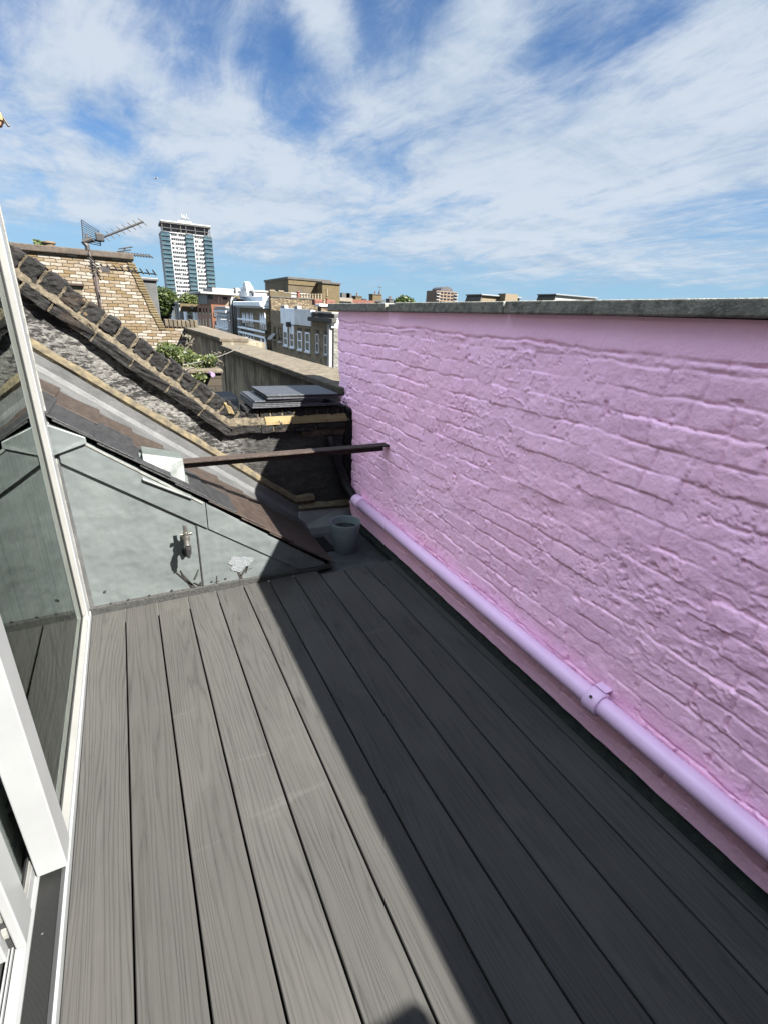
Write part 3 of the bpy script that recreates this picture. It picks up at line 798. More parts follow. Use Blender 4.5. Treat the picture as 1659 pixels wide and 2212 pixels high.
# ------------------------------------------------------------------ stack of new slates lying on the coping
zb = .874
specs = [('bottom slate of the stack resting on the coping bricks', .689, 1.303, 3.160, 3.575, zb), ('long slate second from the bottom of the stack', .695, 1.31, 3.166, 3.58, zb+.0092),
         ('lowest of the three slates poking out at the left of the stack', .700, 1.18, 3.176, 3.60, zb+.0184), ('middle one of the three slates poking out at the left of the stack', .706, 1.20, 3.182, 3.60, zb+.0276),
         ('uppermost of the three slates poking out at the left of the stack', .712, 1.19, 3.178, 3.61, zb+.0368),
         ('large slate fourth from the top of the stack', .800, 1.31, 3.170, 3.58, zb+.0462), ('large slate third from the top of the stack', .790, 1.295, 3.163, 3.575, zb+.0554),
         ('large slate directly under the topmost one of the stack', .798, 1.305, 3.172, 3.585, zb+.0646), ('topmost large blue grey slate of the stack on the party wall', .790, 1.298, 3.162, 3.59, zb+.0738)]
rs = random.Random(8)
def slate(name_label, x0, x1, y0, y1, z):
    m2 = MB(); e = [rs.uniform(-.006, .006) for _ in range(4)]; t_ = .0075
    m2.hexa([(x0, y0+e[0], z), (x1, y0+e[1], z), (x1+e[2], y1, z), (x0+e[3], y1, z)] + [(x0, y0+e[0], z+t_), (x1, y0+e[1], z+t_), (x1+e[2], y1, z+t_), (x0+e[3], y1, z+t_)])
    o = m2.build('roof_slate', M['slatenew'], bevel=.0012, seg=1)
    tag(o, name_label, 'slate', 'slates stacked on the party wall')
for sp_ in specs: slate(*sp_)

# ------------------------------------------------------------------ plant pot with rain water
root = thing('plant_pot', 'round grey plastic plant pot with water in it by the lilac pipe', 'pot', (1.165, 2.69, -.03))
c = (1.165, 2.69, -.03)
MB().lathe(c, [(.074, 0), (.078, .004), (.094, .170), (.0975, .172), (.100, .198), (.1015, .212), (.100, .216), (.096, .215), (.0945, .207), (.092, .17), (.077, .012)], 56, True, True).build('pot', M['pot'], root, auto=50)
MB().lathe(c, [(.0, .165), (.0905, .165)], 48).build('water', M['water'], root)
# ================================================================== SLIDING DOOR AND THE ROOM BEHIND IT
root = thing('sliding_door', 'white framed sliding glass door pushed open along the left of the decking', 'door', (-.36, 1.2, 0))
ZT = 2.06
mb = MB()
mb.prism([(-.3315, -1.5, -.03), (-.3315, -1.5, .026), (-.334, -1.5, .029), (-.338, -1.5, .029), (-.341, -1.5, .025), (-.352, -1.5, .010), (-.352, -1.5, -.03)], (0, 3.94, 0))
mb.build('outer_sill', M['upvc'], root)
MB().box(-.3525, -.403, -1.5, 2.44, -.03, .007).build('threshold', M['ribbed'], root)
mb = MB()
mb.prism([(-.4035, -1.5, -.03), (-.4035, -1.5, .012), (-.408, -1.5, .024), (-.430, -1.5, .024), (-.430, -1.5, .014), (-.434, -1.5, .014), (-.434, -1.5, .026), (-.4375, -1.5, .026), (-.4375, -1.5, .012), (-.442, -1.5, .012), (-.442, -1.5, .024), (-.446, -1.5, .024), (-.446, -1.5, -.03)], (0, 3.94, 0))
mb.build('track', M['upvc'], root)
MB().box(-.4461, -.475, -1.5, 2.44, -.03, .004).build('track', M['gasket'], root)
# jamb by the metal cheek: outer frame, return, bead
mb = MB(); mb.box(-.352, -.3385, 2.405, 2.447, -.0, ZT); mb.build('door_frame', M['upvc'], root, bevel=.003)
mb = MB(); mb.box(-.50, -.3525, 2.418, 2.447, .028, ZT); mb.build('door_frame', M['upvc'], root, bevel=.002)
mb = MB(); mb.box(-.50, -.338, -1.5, 2.447, ZT+.001, ZT+.06); mb.build('door_frame', M['upvc'], root, bevel=.002)
mb = MB(); mb.tube([(-.3365, 2.449, .03), (-.3365, 2.4495, ZT)], .004, 8); mb.build('sealant', M['rawmetal'], root)

def panel(name, x0, x1, y0, y1, zb, sw, rail, gx, label=None):
    p = MB()
    p.box(x0, x1, y0, y0+sw, zb, ZT-.01)
    p.box(x0, x1, y1-sw*.55, y1, zb, ZT-.01)
    o = p.build(name, M['upvc'], root, bevel=.004, seg=3)
    if label: o['label'] = label
    r = MB(); r.box(x0, x1-.004, y0+sw+.0005, y1-sw*.55-.0005, zb, zb+rail); r.box(x0, x1-.004, y0+sw+.0005, y1-sw*.55-.0005, ZT-.07, ZT-.011)
    r.build('rail', M['upvc'], o, bevel=.003)
    b = MB()
    ya, yb = y0+sw, y1-sw*.55
    b.prism([(x1-.004, ya+.001, zb+rail+.0005), (gx+.003, ya+.001, zb+rail+.0005), (gx+.003, ya+.001, zb+rail+.014), (gx+.006, ya+.001, zb+rail+.014)], (0, yb-ya-.002, 0))
    b.prism([(x1-.004, yb-.0005, zb+rail+.021), (gx+.003, yb-.0005, zb+rail+.021), (gx+.003, yb-.012, zb+rail+.021), (gx+.006, yb-.012, zb+rail+.021)], (0, 0, ZT-.1-zb))
    b.build('glazing_bead', M['upvccream'], o)
    k = MB(); k.box(gx+.0005, gx+.004, ya-.001, yb+.001, zb+rail+.0145, zb+rail+.021); k.box(gx+.0005, gx+.004, yb-.019, yb-.0125, zb+rail+.02, ZT-.07)
    k.build('gasket', M['gasket'], o)
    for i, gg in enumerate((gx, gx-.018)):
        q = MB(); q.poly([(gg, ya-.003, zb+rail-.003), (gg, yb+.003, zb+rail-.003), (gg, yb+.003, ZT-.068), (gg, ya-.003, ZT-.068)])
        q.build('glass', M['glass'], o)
    return o
panel('door_panel', -.405, -.3345, 1.112, 2.404, .026, .085, .018, -.3590, 'outer glass panel with the widest white stile')
pb = panel('door_panel', -.427, -.4055, .945, 2.417, .027, .085, .040, -.418, 'middle glass panel set back from the outer one')
panel('door_panel', -.470, -.4425, .93, 2.417, .027, .05, .035, -.455, 'inner glass panel half hidden by the middle one')
mb = MB()
mb.box(-.4415, -.4285, .955, .965, .03, ZT-.02)
mb.build('brush_seal', M['gasket'], root)
mb = MB()
for z in np.arange(.08, .5, .06): mb.box(-.440, -.430, .948, .954, z, z+.03)
mb.build('lock_keep', M['rawmetal'], root)

root = thing('house', 'dim room of the house behind the sliding glass door', 'house', (-2.2, 1, 0))
MB().box(-4.2, -.476, -1.8, 2.40, -.08, -.035).build('room_floor', M['roomfloor'], root)
MB().box(-4.2, -.50, 2.46, 2.56, -.08, 2.12).build('room_wall', M['plaster'], root)
MB().box(-4.3, -4.2, -1.8, 2.45, -.08, 2.12).build('room_wall', M['plaster'], root)
MB().box(-4.2, -.34, -1.95, -1.8, -.08, 2.12).build('room_wall', M['plaster'], root)
MB().box(-4.2, -.33, -1.8, 2.56, 2.121, 2.24).build('ceiling', M['plaster'], root)
M['net'] = simple('white_net_curtain', (.70, .73, .69), (.80, .82, .78), 30, (1, 1, .1), rough=.9, bump=.1)
def curtain(y0, y1, x, seed):
    g = np.random.default_rng(seed); n = int((y1-y0)/.012); ph = np.cumsum(.22+.5*g.random(n)); am = .012+.02*g.random(n)
    m2 = MB(); P = [(x+am[i]*math.sin(ph[i]), y0+(y1-y0)*i/(n-1)) for i in range(n)]
    for i in range(n-1): m2.poly([(P[i][0], P[i][1], -.02), (P[i+1][0], P[i+1][1], -.02), (P[i+1][0], P[i+1][1], 2.1), (P[i][0], P[i][1], 2.1)])
    g2_ = np.random.default_rng(seed+1); nb = 90; ph = np.cumsum(.35+.45*g2_.random(nb)); am = .018+.03*g2_.random(nb)
    B = [(x-.01-(.75)*i/(nb-1), y1+.03+am[i]*math.sin(ph[i])) for i in range(nb)]
    for i in range(nb-1): m2.poly([(B[i][0], B[i][1], -.02), (B[i+1][0], B[i+1][1], -.02), (B[i+1][0], B[i+1][1], 2.1), (B[i][0], B[i][1], 2.1)])
    o = m2.build('curtain', M['net'], smooth=True); return o
o = curtain(.98, 2.34, -.515, 4)
tag(o, 'white pleated net curtain hanging behind the far glass panels', 'curtain')
# verge of the dormer roof whose corner peeps in at the left edge
M['verge'] = simple('yellow_timber_verge', (.30, .21, .08), (.50, .38, .18), 14, rough=.7)
M['terra'] = simple('terracotta_tile', (.34, .13, .06), (.50, .23, .12), 20, rough=.8)
q = [on_y(0, 240, 2.58), on_y(4.5, 246, 2.58)]
xv = float(q[1][0]); zv = float(q[1][2])
mb = MB(); mb.box(xv-.9, xv, 2.565, 2.61, zv-.022, zv+.002); mb.build('roof_verge', M['verge'], root, bevel=.003)
mb = MB(); mb.prism([(xv-.9, 2.57, zv-.022), (xv-.004, 2.57, zv-.022), (xv-.010, 2.57, zv-.036), (xv-.022, 2.57, zv-.040), (xv-.9, 2.57, zv-.040)], (0, .03, 0)); mb.build('verge_tile', M['terra'], root)
mb = MB(); mb.tube([(xv-.004, 2.575, zv+.0), (xv+.014, 2.575, zv-.035)], [.003, .005], 8); mb.build('roof_hook', M['gasket'], root)

# ================================================================== BEYOND THE PARTY WALL
# front parapet of the next houses: inner face leans slightly to the left with distance
PX0, PY0, PX1, PY1 = 1.385, 3.40, 1.12, 11.0
def pxw(y): return PX0+(PX1-PX0)*(y-PY0)/(PY1-PY0)
def render_mat():
    t = NT('stained_render')
    f = t.noise(3, 6, .6); v = t.math('ADD', t.math('MULTIPLY', t.noise(1, 6, .65, t.vec((6, 6, .8))), .6), t.math('MULTIPLY', t.noise(2.2, 6, .65), .4))
    col = t.ramp(f, [(.3, (.13, .11, .078)), (.7, (.24, .205, .145))])
    sp = t.n('ShaderNodeSeparateXYZ'); t.put(sp.inputs[0], t.tc.outputs['Object'])
    g = t.smooth(sp.outputs[2], -1.3, .05)
    st = t.smooth(t.math('ADD', v, t.math('MULTIPLY', g, .14)), .52, .66)
    col = t.mix(t.math('MULTIPLY', st, .75), col, (.035, .031, .026))
    t.bump(t.noise(22, 5, .6), .5, .01)
    return t.done(col, .9, .2)
M['render'] = render_mat()
M['sandstone'] = simple('sunny_coping_stone', (.088, .073, .053), (.195, .168, .127), 16, (1, 1, 1), rough=.92, bump=.7, bscale=60, lo=.3, hi=.7, detail=8, spec=.2)
root = thing('parapet_wall', 'stained rendered parapet wall with flat stone coping beyond the slate stack', 'wall', (1.3, 7, 1))
ZL = .915; YS = 7.55
mb = MB()
def pq(y, dx=0): return pxw(y)+dx
mb.hexa([(pq(3.3, .05), 3.3, -1), (1.9, 3.3, -1), (1.9, YS, -1), (pq(YS, .05), YS, -1)] + [(pq(3.3, .05), 3.3, ZL), (1.9, 3.3, ZL), (1.9, YS, ZL), (pq(YS, .05), YS, ZL)])
mb.hexa([(pq(YS, .03), YS+.001, -1), (1.9, YS+.001, -1), (1.9, 14, -1), (pq(14, .03), 14, -1)] + [(pq(YS, .03), YS+.001, ZL+.10), (1.9, YS+.001, ZL+.10), (1.9, 14, ZL+.10), (pq(14, .03), 14, ZL+.10)])
mb.build('wall_face', M['render'], root)
def cstone(y0, y1, zb, t_=.055, w=.46, mat='sandstone'):
    m2 = MB(); z1 = zb+t_+random.uniform(-.003, .003); e = .004
    a = pq(y0, -.005); b = pq(y1, -.005)
    m2.hexa([(a, y0+e, zb+.001), (a+w, y0+e, zb+.001), (b+w, y1-e, zb+.001), (b, y1-e, zb+.001)] + [(a, y0+e, z1), (a+w, y0+e, z1+.01), (b+w, y1-e, z1+.01), (b, y1-e, z1)])
    m2.build('coping_stone', M[mat], root, bevel=.01, seg=2)
ys = [3.3, 4.05, 5.0, 5.9, 6.8, YS]
for a, b in zip(ys[:-1], ys[1:]): cstone(a, b, ZL)
ys = [YS, 8.5, 9.4, 10.3, 11.2, 12.2, 13.2, 14.0]
for a, b in zip(ys[:-1], ys[1:]): cstone(a, b, ZL+.10, .06, .42)

# neighbouring roof floor
o = MB().box(-3, 1.5, 3.42, 14, -.4, -.3).build('neighbour_roof', M['floorfelt']); tag(o, 'dark flat roof of the next house behind the party wall', 'roof', kind='structure')
root = thing('low_wall', 'low crumbling brick ledge in shade under the shrub', 'wall', (.8, 5.2, .4))
M['oldbrick'] = brick_mat('old_shaded_brick', (.03, .024, .016), (.055, .042, .028), (.035, .03, .024), 'xz', dirt_amt=.5)  # brick colour darkened to carry the shade on the ledge
y_ = 5.4
pL = on_y(437, 806, y_); pR = on_y(478, 806, y_); pe = on_y(492, 815, y_)
MB().box(float(pL[0])-.5, float(pR[0]), y_, y_+.3, -.3, float(pL[2])).build('brickwork', M['oldbrick'], root)
MB().box(float(pL[0])-.55, float(pR[0])+.02, y_-.03, y_+.32, float(pL[2])+.001, float(pL[2])+.04).build('coping_stone', M['sandstone'], root, bevel=.01)
# blue tarpaulin-like tank, its shade put into a near black colour
M['tank'] = simple('shaded_blue_plastic', (.003, .005, .009), (.008, .012, .018), 5, rough=.7, spec=.05)
c0 = on_y(470, 868, 4.6)
mb = MB().box(float(c0[0])-.16, float(c0[0])+.18, 4.5, 4.8, float(c0[2])-.4, float(c0[2])+.07)
o = mb.build('water_tank', M['tank'], bevel=.05, seg=4); tag(o, 'dark blue plastic tank in the shaded gutter behind the brick coping', 'tank')
# lilac cut end of pipe
p = on_y(456.5, 807, 5.35); d = np.array(on_y(461, 809.5, 5.25))-np.array(p)
o = MB().tube([tuple(p-d*.6), tuple(p+d*.9)], .022, 16).build('pipe_end', simple('sunlit_lilac_paint', (.30, .20, .36), (.34, .23, .40), 20, rough=.5), smooth=False)
tag(o, 'short lilac pipe end poking out beside the low brick ledge', 'pipe')

# ------------------------------------------------------------------ stock brick gable
M['stock'] = brick_mat('washed_stock_brick', (.185, .125, .055), (.285, .235, .175), (.055, .041, .024), 'xz', .172, .056, .015, (.06, .04, .02), .35, warp=.008, pale=(.38, .35, .305))
YG = 10.9
g = {k: on_y(*v, YG) for k, v in dict(cl=(30, 531), cr=(285, 553), sl=(352, 698), lr=(397, 706), crb=(285, 561)).items()}
root = thing('gable_wall', 'sunny yellow stock brick gable with pale worn bricks behind the aerial', 'wall', (0, YG, 1))
zc = float(g['crb'][2]); xr = float(g['cr'][0]); xs_, zs_ = float(g['sl'][0]), float(g['sl'][2]); xe = float(g['lr'][0])
mb = MB(); mb.prism([(-3.6, YG, -1), (xe+.25, YG, -1), (xe+.25, YG, zs_-.06), (xs_, YG, zs_-.06), (xr-.02, YG, zc), (-3.6, YG, zc)], (0, .34, 0))
mb.build('brickwork', M['stock'], root)
MB().box(-3.6, xr+.03, YG-.06, YG+.42, zc+.002, zc+.105).build('coping_stone', simple('brown_coping', (.055, .042, .032), (.10, .08, .062), 12, rough=.9, bump=.5), root, bevel=.015)
# raked brick edge
mb = MB(); nrk = 26
A = np.array([xs_+.03, 0, zs_-.10]); B = np.array([xr+.01, 0, zc-.02]); rk = random.Random(4)
for i in range(nrk):
    p0 = A+(B-A)*i/nrk; p1 = A+(B-A)*(i+.86)/nrk; w_ = .11+rk.uniform(-.012, .012)
    mb.hexa([(p0[0]-w_, YG-.02, p0[2]-.02), (p0[0]+.02, YG-.02, p0[2]-.02), (p0[0]+.02, YG+.33, p0[2]-.02), (p0[0]-w_, YG+.33, p0[2]-.02)] + [(p1[0]-w_, YG-.02, p1[2]-.02), (p1[0]+.02, YG-.02, p1[2]-.02), (p1[0]+.02, YG+.33, p1[2]-.02), (p1[0]-w_, YG+.33, p1[2]-.02)])
mb.build('raked_bricks', simple('yellow_edge_brick', (.10, .072, .03), (.17, .13, .065), 7, rough=.9, bump=.5), root, bevel=.01)
mb = MB(); x = xs_+.04
while x < xe+.25:
    mb.box(x, x+.064, YG-.025, YG+.3, zs_-.058, zs_+.075+rk.uniform(-.012, .012)); x += .078
mb.build('brick_on_edge', simple('weathered_edge_brick', (.075, .06, .038), (.14, .112, .075), 6, rough=.9, bump=.5), root, bevel=.008)
for (u0, v0, u1, v1) in ((237, 740-9, 262, 760),):
    pass
vent = [on_y(240, 741, YG), on_y(294, 800, YG)]
MB().box(*[float(q) for q in (on_y(236, 1002/1.0, YG)[0], on_y(293, 1002, YG)[0])], YG-.03, YG+.0, float(on_y(265, 752, YG)[2]), float(on_y(265, 745, YG)[2]))
# small stuck-out vent cover
va, vb = on_y(239, 738, YG), on_y(295, 742, YG)
va = on_y(146+93, 700+0, YG)
c0 = on_y(168, 700+300/2.37/1.6227*0, YG)
q0, q1 = on_y(147, 616, YG), on_y(179, 638, YG)
mb = MB().box(float(q0[0]), float(q1[0]), YG-.06, YG-.001, float(q1[2]), float(q0[2])); mb.build('vent_box', simple('cream_vent', (.13, .105, .065), (.17, .14, .09), 8, rough=.8), root, bevel=.01)
MB().box(float(q0[0])-.06, float(q1[0])+.05, YG-.12, YG-.001, float(q0[2])+.002, float(q0[2])+.04).build('vent_hood', M['rust'], root, bevel=.006)
# chimney pot and a sprig growing beside it
pc = on_y(108, 533, YG+.2); r_ = float(on_y(121, 533, YG+.2)[0]-pc[0])
zt_ = float(on_y(108, 521, YG+.2)[2]); z0_ = zc+.1
MB_ = MB().lathe((float(pc[0]), YG+.2, z0_), [(r_*.92, 0), (r_*.9, (zt_-z0_)*.62), (r_*1.12, (zt_-z0_)*.66), (r_*1.12, (zt_-z0_)*.86), (r_*.95, zt_-z0_)], 28, True, True)
o = MB_.build('chimney_pot', M['terra'] if False else simple('buff_clay_pot', (.10, .066, .036), (.15, .105, .06), 9, rough=.85), auto=40)
tag(o, 'squat buff clay pot on top of the yellow brick gable', 'chimney pot')

# ------------------------------------------------------------------ foliage helper
def leaf_cloud(name, blobs, n, size, mats, parent=None, seed=1, flat=.5, aspect=.5):
    g = np.random.default_rng(seed); me = bpy.data.meshes.new(name)
    w = np.array([b[3]**2 for b in blobs]); w = w/w.sum()
    which = g.choice(len(blobs), n, p=w)
    d = g.normal(size=(n, 3)); d /= np.linalg.norm(d, axis=1)[:, None]
    rad = g.random(n)**.42
    bl = np.array([b[:4] for b in blobs]); asp = np.array([b[4] if len(b) > 4 else .85 for b in blobs])
    c = bl[which, :3]+d*rad[:, None]*bl[which, 3][:, None]*np.stack([np.ones(n), np.ones(n), asp[which]], 1)
    a = g.normal(size=(n, 3)); a[:, 2] *= flat; a /= np.linalg.norm(a, axis=1)[:, None]
    b = np.cross(a, g.normal(size=(n, 3))); b /= np.linalg.norm(b, axis=1)[:, None]
    s = size*(.55+.9*g.random(n))[:, None]
    o0 = np.array(origin(parent)) if parent is not None else np.zeros(3)
    c = c-o0
    P = np.stack([c-a*s, c+b*s*aspect, c+a*s, c-b*s*aspect], 1).reshape(-1, 3)
    me.vertices.add(n*4); me.vertices.foreach_set('co', P.astype(np.float32).ravel())
    me.loops.add(n*4); me.loops.foreach_set('vertex_index', np.arange(n*4, dtype=np.int32))
    me.polygons.add(n); me.polygons.foreach_set('loop_start', np.arange(0, n*4, 4, dtype=np.int32)); me.polygons.foreach_set('loop_total', np.full(n, 4, np.int32))
    for m in mats: me.materials.append(m)
    me.polygons.foreach_set('material_index', g.integers(0, len(mats), n).astype(np.int32))
    me.update()
    o = bpy.data.objects.new(name, me); COL.objects.link(o)
    if parent is not None: o.parent = parent
    return o
def leafmat(name, c):
    t = NT(name); t.bsdf.inputs['Subsurface Weight'].default_value = 0
    tl = t.n('ShaderNodeBsdfTranslucent'); tl.inputs[0].default_value = (c[0]*1.3, c[1]*1.4, c[2]*.7, 1)
    mx = t.n('ShaderNodeMixShader'); mx.inputs[0].default_value = .3
    t.put(mx.inputs[1], t.bsdf.outputs[0]); t.put(mx.inputs[2], tl.outputs[0]); t.t.links.new(mx.outputs[0], t.out.inputs[0])
    return t.done(c, .55, .35)
LEAF = [leafmat('leaf_mid', (.055, .085, .026)), leafmat('leaf_light', (.09, .118, .037)), leafmat('leaf_dark', (.03, .052, .016))]
LEAFB = [leafmat('leaf_grey_green', (.10, .135, .05)), leafmat('leaf_yellow_green', (.165, .185, .06)), leafmat('leaf_deep', (.05, .075, .028))]
M['bark'] = simple('brown_bark', (.07, .05, .035), (.13, .10, .07), 12, rough=.9)
M['deadwood'] = simple('pale_dead_stem', (.09, .08, .06), (.15, .13, .095), 12, rough=.9)

# weedy shrub on the next roof
root = thing('shrub', 'bushy green weed with bare stalks growing behind the sloping brick coping', 'shrub', (.55, 5.6, .2))
bl = []
for (u, v, rr) in ((370, 765, .20), (395, 772, .22), (418, 785, .22), (442, 790, .16), (405, 800, .22), (430, 812, .16), (360, 755, .15), (455, 775, .10)):
    p = on_y(u, v, 5.7+random.uniform(-.3, .3)); bl.append((float(p[0]), float(p[1]), float(p[2]), rr*.72, .7))
leaf_cloud('foliage', bl, 5200, .021, LEAFB, root, 3, .9, .42)
mb = MB()
for (pts, r_) in ((((396, 790), (399, 760), (404, 735), (407, 722)), .008), (((399, 760), (412, 742), (420, 730)), .006), (((398, 750), (390, 742), (385, 752)), .005), (((420, 795), (445, 778), (470, 775), (482, 783)), .006), (((445, 778), (462, 766), (480, 762)), .005), (((425, 800), (450, 792), (468, 800)), .005)):
    mb.tube([tuple(on_y(u, v, 5.55)) for u, v in pts], r_, 6)
mb.build('bare_stem', M['deadwood'], root)
for i_, (u, v) in enumerate(((482, 763), (478, 783), (462, 766), (412, 741), (404, 726), (468, 800))):
    leaf_cloud('seed_head', [tuple(float(q) for q in on_y(u, v, 5.55))+(.045, .8)], 26, .014, [M['deadwood']], root, 9+i_)
root = thing('sprig', 'tiny green sprig growing on the gable coping next to the clay pot', 'plant', tuple(float(q) for q in on_y(84, 531, YG+.2)))
p = on_y(83, 529, YG+.2); leaf_cloud('foliage', [(float(p[0]), float(p[1]), float(p[2]), .07, 1.2)], 130, .04, LEAFB, root, 5)

# loose cable slung from the parapet to the shrub
a = on_x(540, 741, 1.30); b = on_y(396, 788, 5.1); m_ = on_y(470, 769, 6.2)
a = np.array([pq(7.0, .16), 7.0, ZL+.075])
pts = []
for i in range(17):
    s = i/16; q = a*(1-s)+b*s; q[2] -= .03*4*s*(1-s); pts.append(tuple(q))
o = MB().tube(pts, .006, 8).build('cable', simple('pale_cable', (.13, .125, .115), (.16, .155, .14), 8, rough=.6), smooth=True)
tag(o, 'pale cable slung from the stone coping down into the shrub', 'cable')

# ------------------------------------------------------------------ television aerials
M['alu'] = simple('dull_aerial_metal', (.022, .021, .022), (.05, .048, .048), 30, rough=.6, metal=.2)
M['mast'] = simple('rust_painted_mast', (.022, .013, .012), (.05, .03, .026), 20, rough=.7)
YA = 5.0
def A_(u, v, y=YA): return np.array(on_y(u, v, y))
root = thing('tv_aerial', 'big grid backed television aerial on a rusty mast above the brick coping', 'aerial', tuple(float(q) for q in A_(213, 668)))
mb = MB(); top = A_(186, 505); bot = A_(217, 672)
mb.tube([tuple(bot+(bot-top)*.25), tuple(top)], .0095, 10)
mb.build('mast', M['mast'], root, smooth=True)
# grid reflector: two wings of rods bent about the boom
bA, bB = A_(196, 522), A_(310, 478)     # boom from reflector to tip
bd = (bB-bA); 
mb = MB()
c00, c01 = A_(176, 474), A_(180, 520)   # left edge top and bottom
m00, m01 = A_(203, 488), A_(201, 521)
c10, c11 = A_(213, 497), A_(218, 530)
mb.tube([tuple(c00), tuple(c01)], .0045, 6); mb.tube([tuple(c10-(0, .0, 0)), tuple(c11)], .0045, 6)
for i in range(10):
    s = i/9
    mb.tube([tuple(c00+(c01-c00)*s), tuple(c00*.0+(c00+(c01-c00)*s)*.5+(c10+(c11-c10)*s)*.5+np.array([0, .05, 0])), tuple(c10+(c11-c10)*s)], .003, 5)
mb.build('grid_reflector', M['alu'], root)
mb = MB(); mb.tube([tuple(bA), tuple(bB)], .008, 8); mb.tube([tuple(A_(180, 522)), tuple(A_(200, 515))], .02, 10)
mb.build('boom', M['alu'], root)
mb = MB()
for i, s in enumerate(np.linspace(.26, .985, 8)):
    c = bA+bd*s; e = .5*(A_(298, 469)-A_(318, 486))*.95
    if i == 0: e *= 1.1
    mb.tube([tuple(c-e), tuple(c+e)], .0042, 6)
mb.build('director_rod', M['alu'], root)
mb = MB(); c = A_(216, 512); mb.box(c[0]-.03, c[0]+.03, c[1]-.03, c[1]+.03, c[2]-.03, c[2]+.03); mb.build('dipole_box', M['gasket'], root, bevel=.008)
mb = MB(); mb.tube([tuple(A_(179, 520)), tuple(A_(188, 530)), tuple(A_(190, 540))], .018, 8); mb.build('clamp', M['gasket'], root)

root = thing('tv_aerial', 'smaller aerial with an angled back plate clamped halfway up the rusty mast', 'aerial', tuple(float(q) for q in A_(196, 577)))
bA, bB = A_(190, 575), A_(339, 592); bd = bB-bA
mb = MB(); mb.tube([tuple(bA), tuple(bB)], .0055, 6); mb.build('boom', M['alu'], root)
mb = MB()
for s in np.linspace(.22, .98, 9):
    c = bA+bd*s; mb.tube([tuple(c+np.array([-.022, -.03, .030])), tuple(c+np.array([.0, 0, 0])), tuple(c+np.array([.006, .06, -.004]))], .0058, 6)
mb.build('director_rod', M['gasket'], root)
mb = MB(); c = A_(204, 577)
for k in range(6):
    z = -.07+.028*k; mb.tube([(c[0]-.03, c[1]-.10, c[2]+z+.02), (c[0]+.01, c[1], c[2]+z*.6), (c[0]+.03, c[1]+.1, c[2]+z-.02)], .005, 6)
mb.box(c[0]+.05, c[0]+.11, c[1]-.02, c[1]+.02, c[2]-.03, c[2]+.015)
mb.build('back_plate', M['alu'], root)
def small_aerial(label, base, tip, n, y, er, vert):
    a, b = A_(*base, y), A_(*tip, y)
    r0 = thing('tv_aerial', label, 'aerial', tuple(float(q) for q in a))
    MB().tube([tuple(a), tuple(b)], .012, 6).build('boom', M['alu'], r0)
    m2 = MB()
    for s in np.linspace(.12, .97, n):
        c = a+(b-a)*s; m2.tube([tuple(c-er), tuple(c+er)], .013, 6)
    m2.build('director_rod', M['gasket'] if not vert else M['alu'], r0)
    return r0
small_aerial('little black aerial lying level just above the gable coping', (254, 546), (328, 553), 11, YG+1, np.array([-.03, .05, .03]), False)
r0 = small_aerial('short ladder shaped aerial above the right end of the gable coping', (258, 556), (272, 534), 4, YG+1, np.array([.13, 0, .03]), True)
# leaning rusty rod
o = MB().tube([tuple(A_(207.5, 592, 5.2)), tuple(A_(219, 676, 5.2)), tuple(A_(221, 690, 5.2))], .010, 8).build('iron_rod', M['mast'], smooth=True)
tag(o, 'rusty iron rod leaning beside the aerial mast', 'rod')

# grey lead clad dormer peeping past the gable
root = thing('dormer', 'grey metal clad dormer end showing past the right edge of the gable', 'dormer', (1, 13, 1))
yd = 13.0
p0, p1, p2 = on_y(300, 610, yd), on_y(333, 607, yd), on_y(341, 690, yd)
MB().box(float(p0[0]), float(p1[0])+.05, yd, yd+1.5, -.5, float(p1[2])-.0).build('cladding', M['lead'], root, bevel=.02)
MB().box(float(p0[0]), float(p1[0])+.09, yd-.05, yd+1.55, float(p1[2])+.001, float(p1[2])+.07).build('roof_edge', M['lead'], root, bevel=.02)

# end wall of the terrace behind the viewer; only the corner of its shadow is seen
root = thing('end_wall', 'rendered end wall of the terrace whose shadow corner falls on the near boards', 'wall', (.5, -1.1, 0))
MB().box(-.30, 1.366, -1.35, -1.06, -.02, 1.70).build('render', simple('plain_render', (.25, .24, .22), (.32, .31, .28), 6, rough=.9), root)
MB().box(-.30, 1.368, -1.37, -1.04, 1.702, 1.745).build('coping_stone', M['stone'], root, bevel=.006)

# ================================================================== ACROSS THE STREET
D = 16.0
k7 = lambda x, y: (462.2+x*.18573, 585.4+y*.18573)
k4 = lambda x, y: (480.7+x*.08172, 591.6+y*.08172)
k3 = lambda x, y: (332.8+.09658*x, 603.9+.09658*y)
c4 = lambda x, y: (326.6+.10027*x, 449.9+.10027*y)
k5 = lambda x, y: ((1100+x/4.1475)/1.6227, (950+y/4.1475)/1.6227)
def rx(k, x0, y0, x1, y1, d=D):
    """rectangle on a street front: far y, near y, low z, high z"""
    ya = on_x(*k(x0, (y0+y1)/2), d)[1]; yb = on_x(*k(x1, (y0+y1)/2), d)[1]
    zt = on_x(*k((x0+x1)/2, y0), d)[2]; zb = on_x(*k((x0+x1)/2, y1), d)[2]
    return float(ya), float(yb), float(zb), float(zt)
def ry(k, x0, y0, x1, y1, y):
    """rectangle on a side wall that faces us: x0, x1, low z, high z"""
    xa = on_y(*k(x0, (y0+y1)/2), y)[0]; xb = on_y(*k(x1, (y0+y1)/2), y)[0]
    zt = on_y(*k((x0+x1)/2, y0), y)[2]; zb = on_y(*k((x0+x1)/2, y1), y)[2]
    return float(xa), float(xb), float(zb), float(zt)
BASE = -9.5
def c_(name, a, b=None, sc=.6, rough=.85, bump=.25, st=(1, 1, 1)): return simple(name, a, b or tuple(q*1.25 for q in a), sc, st, rough=rough, bump=bump, bscale=sc*8, dist=.03)
C = {}
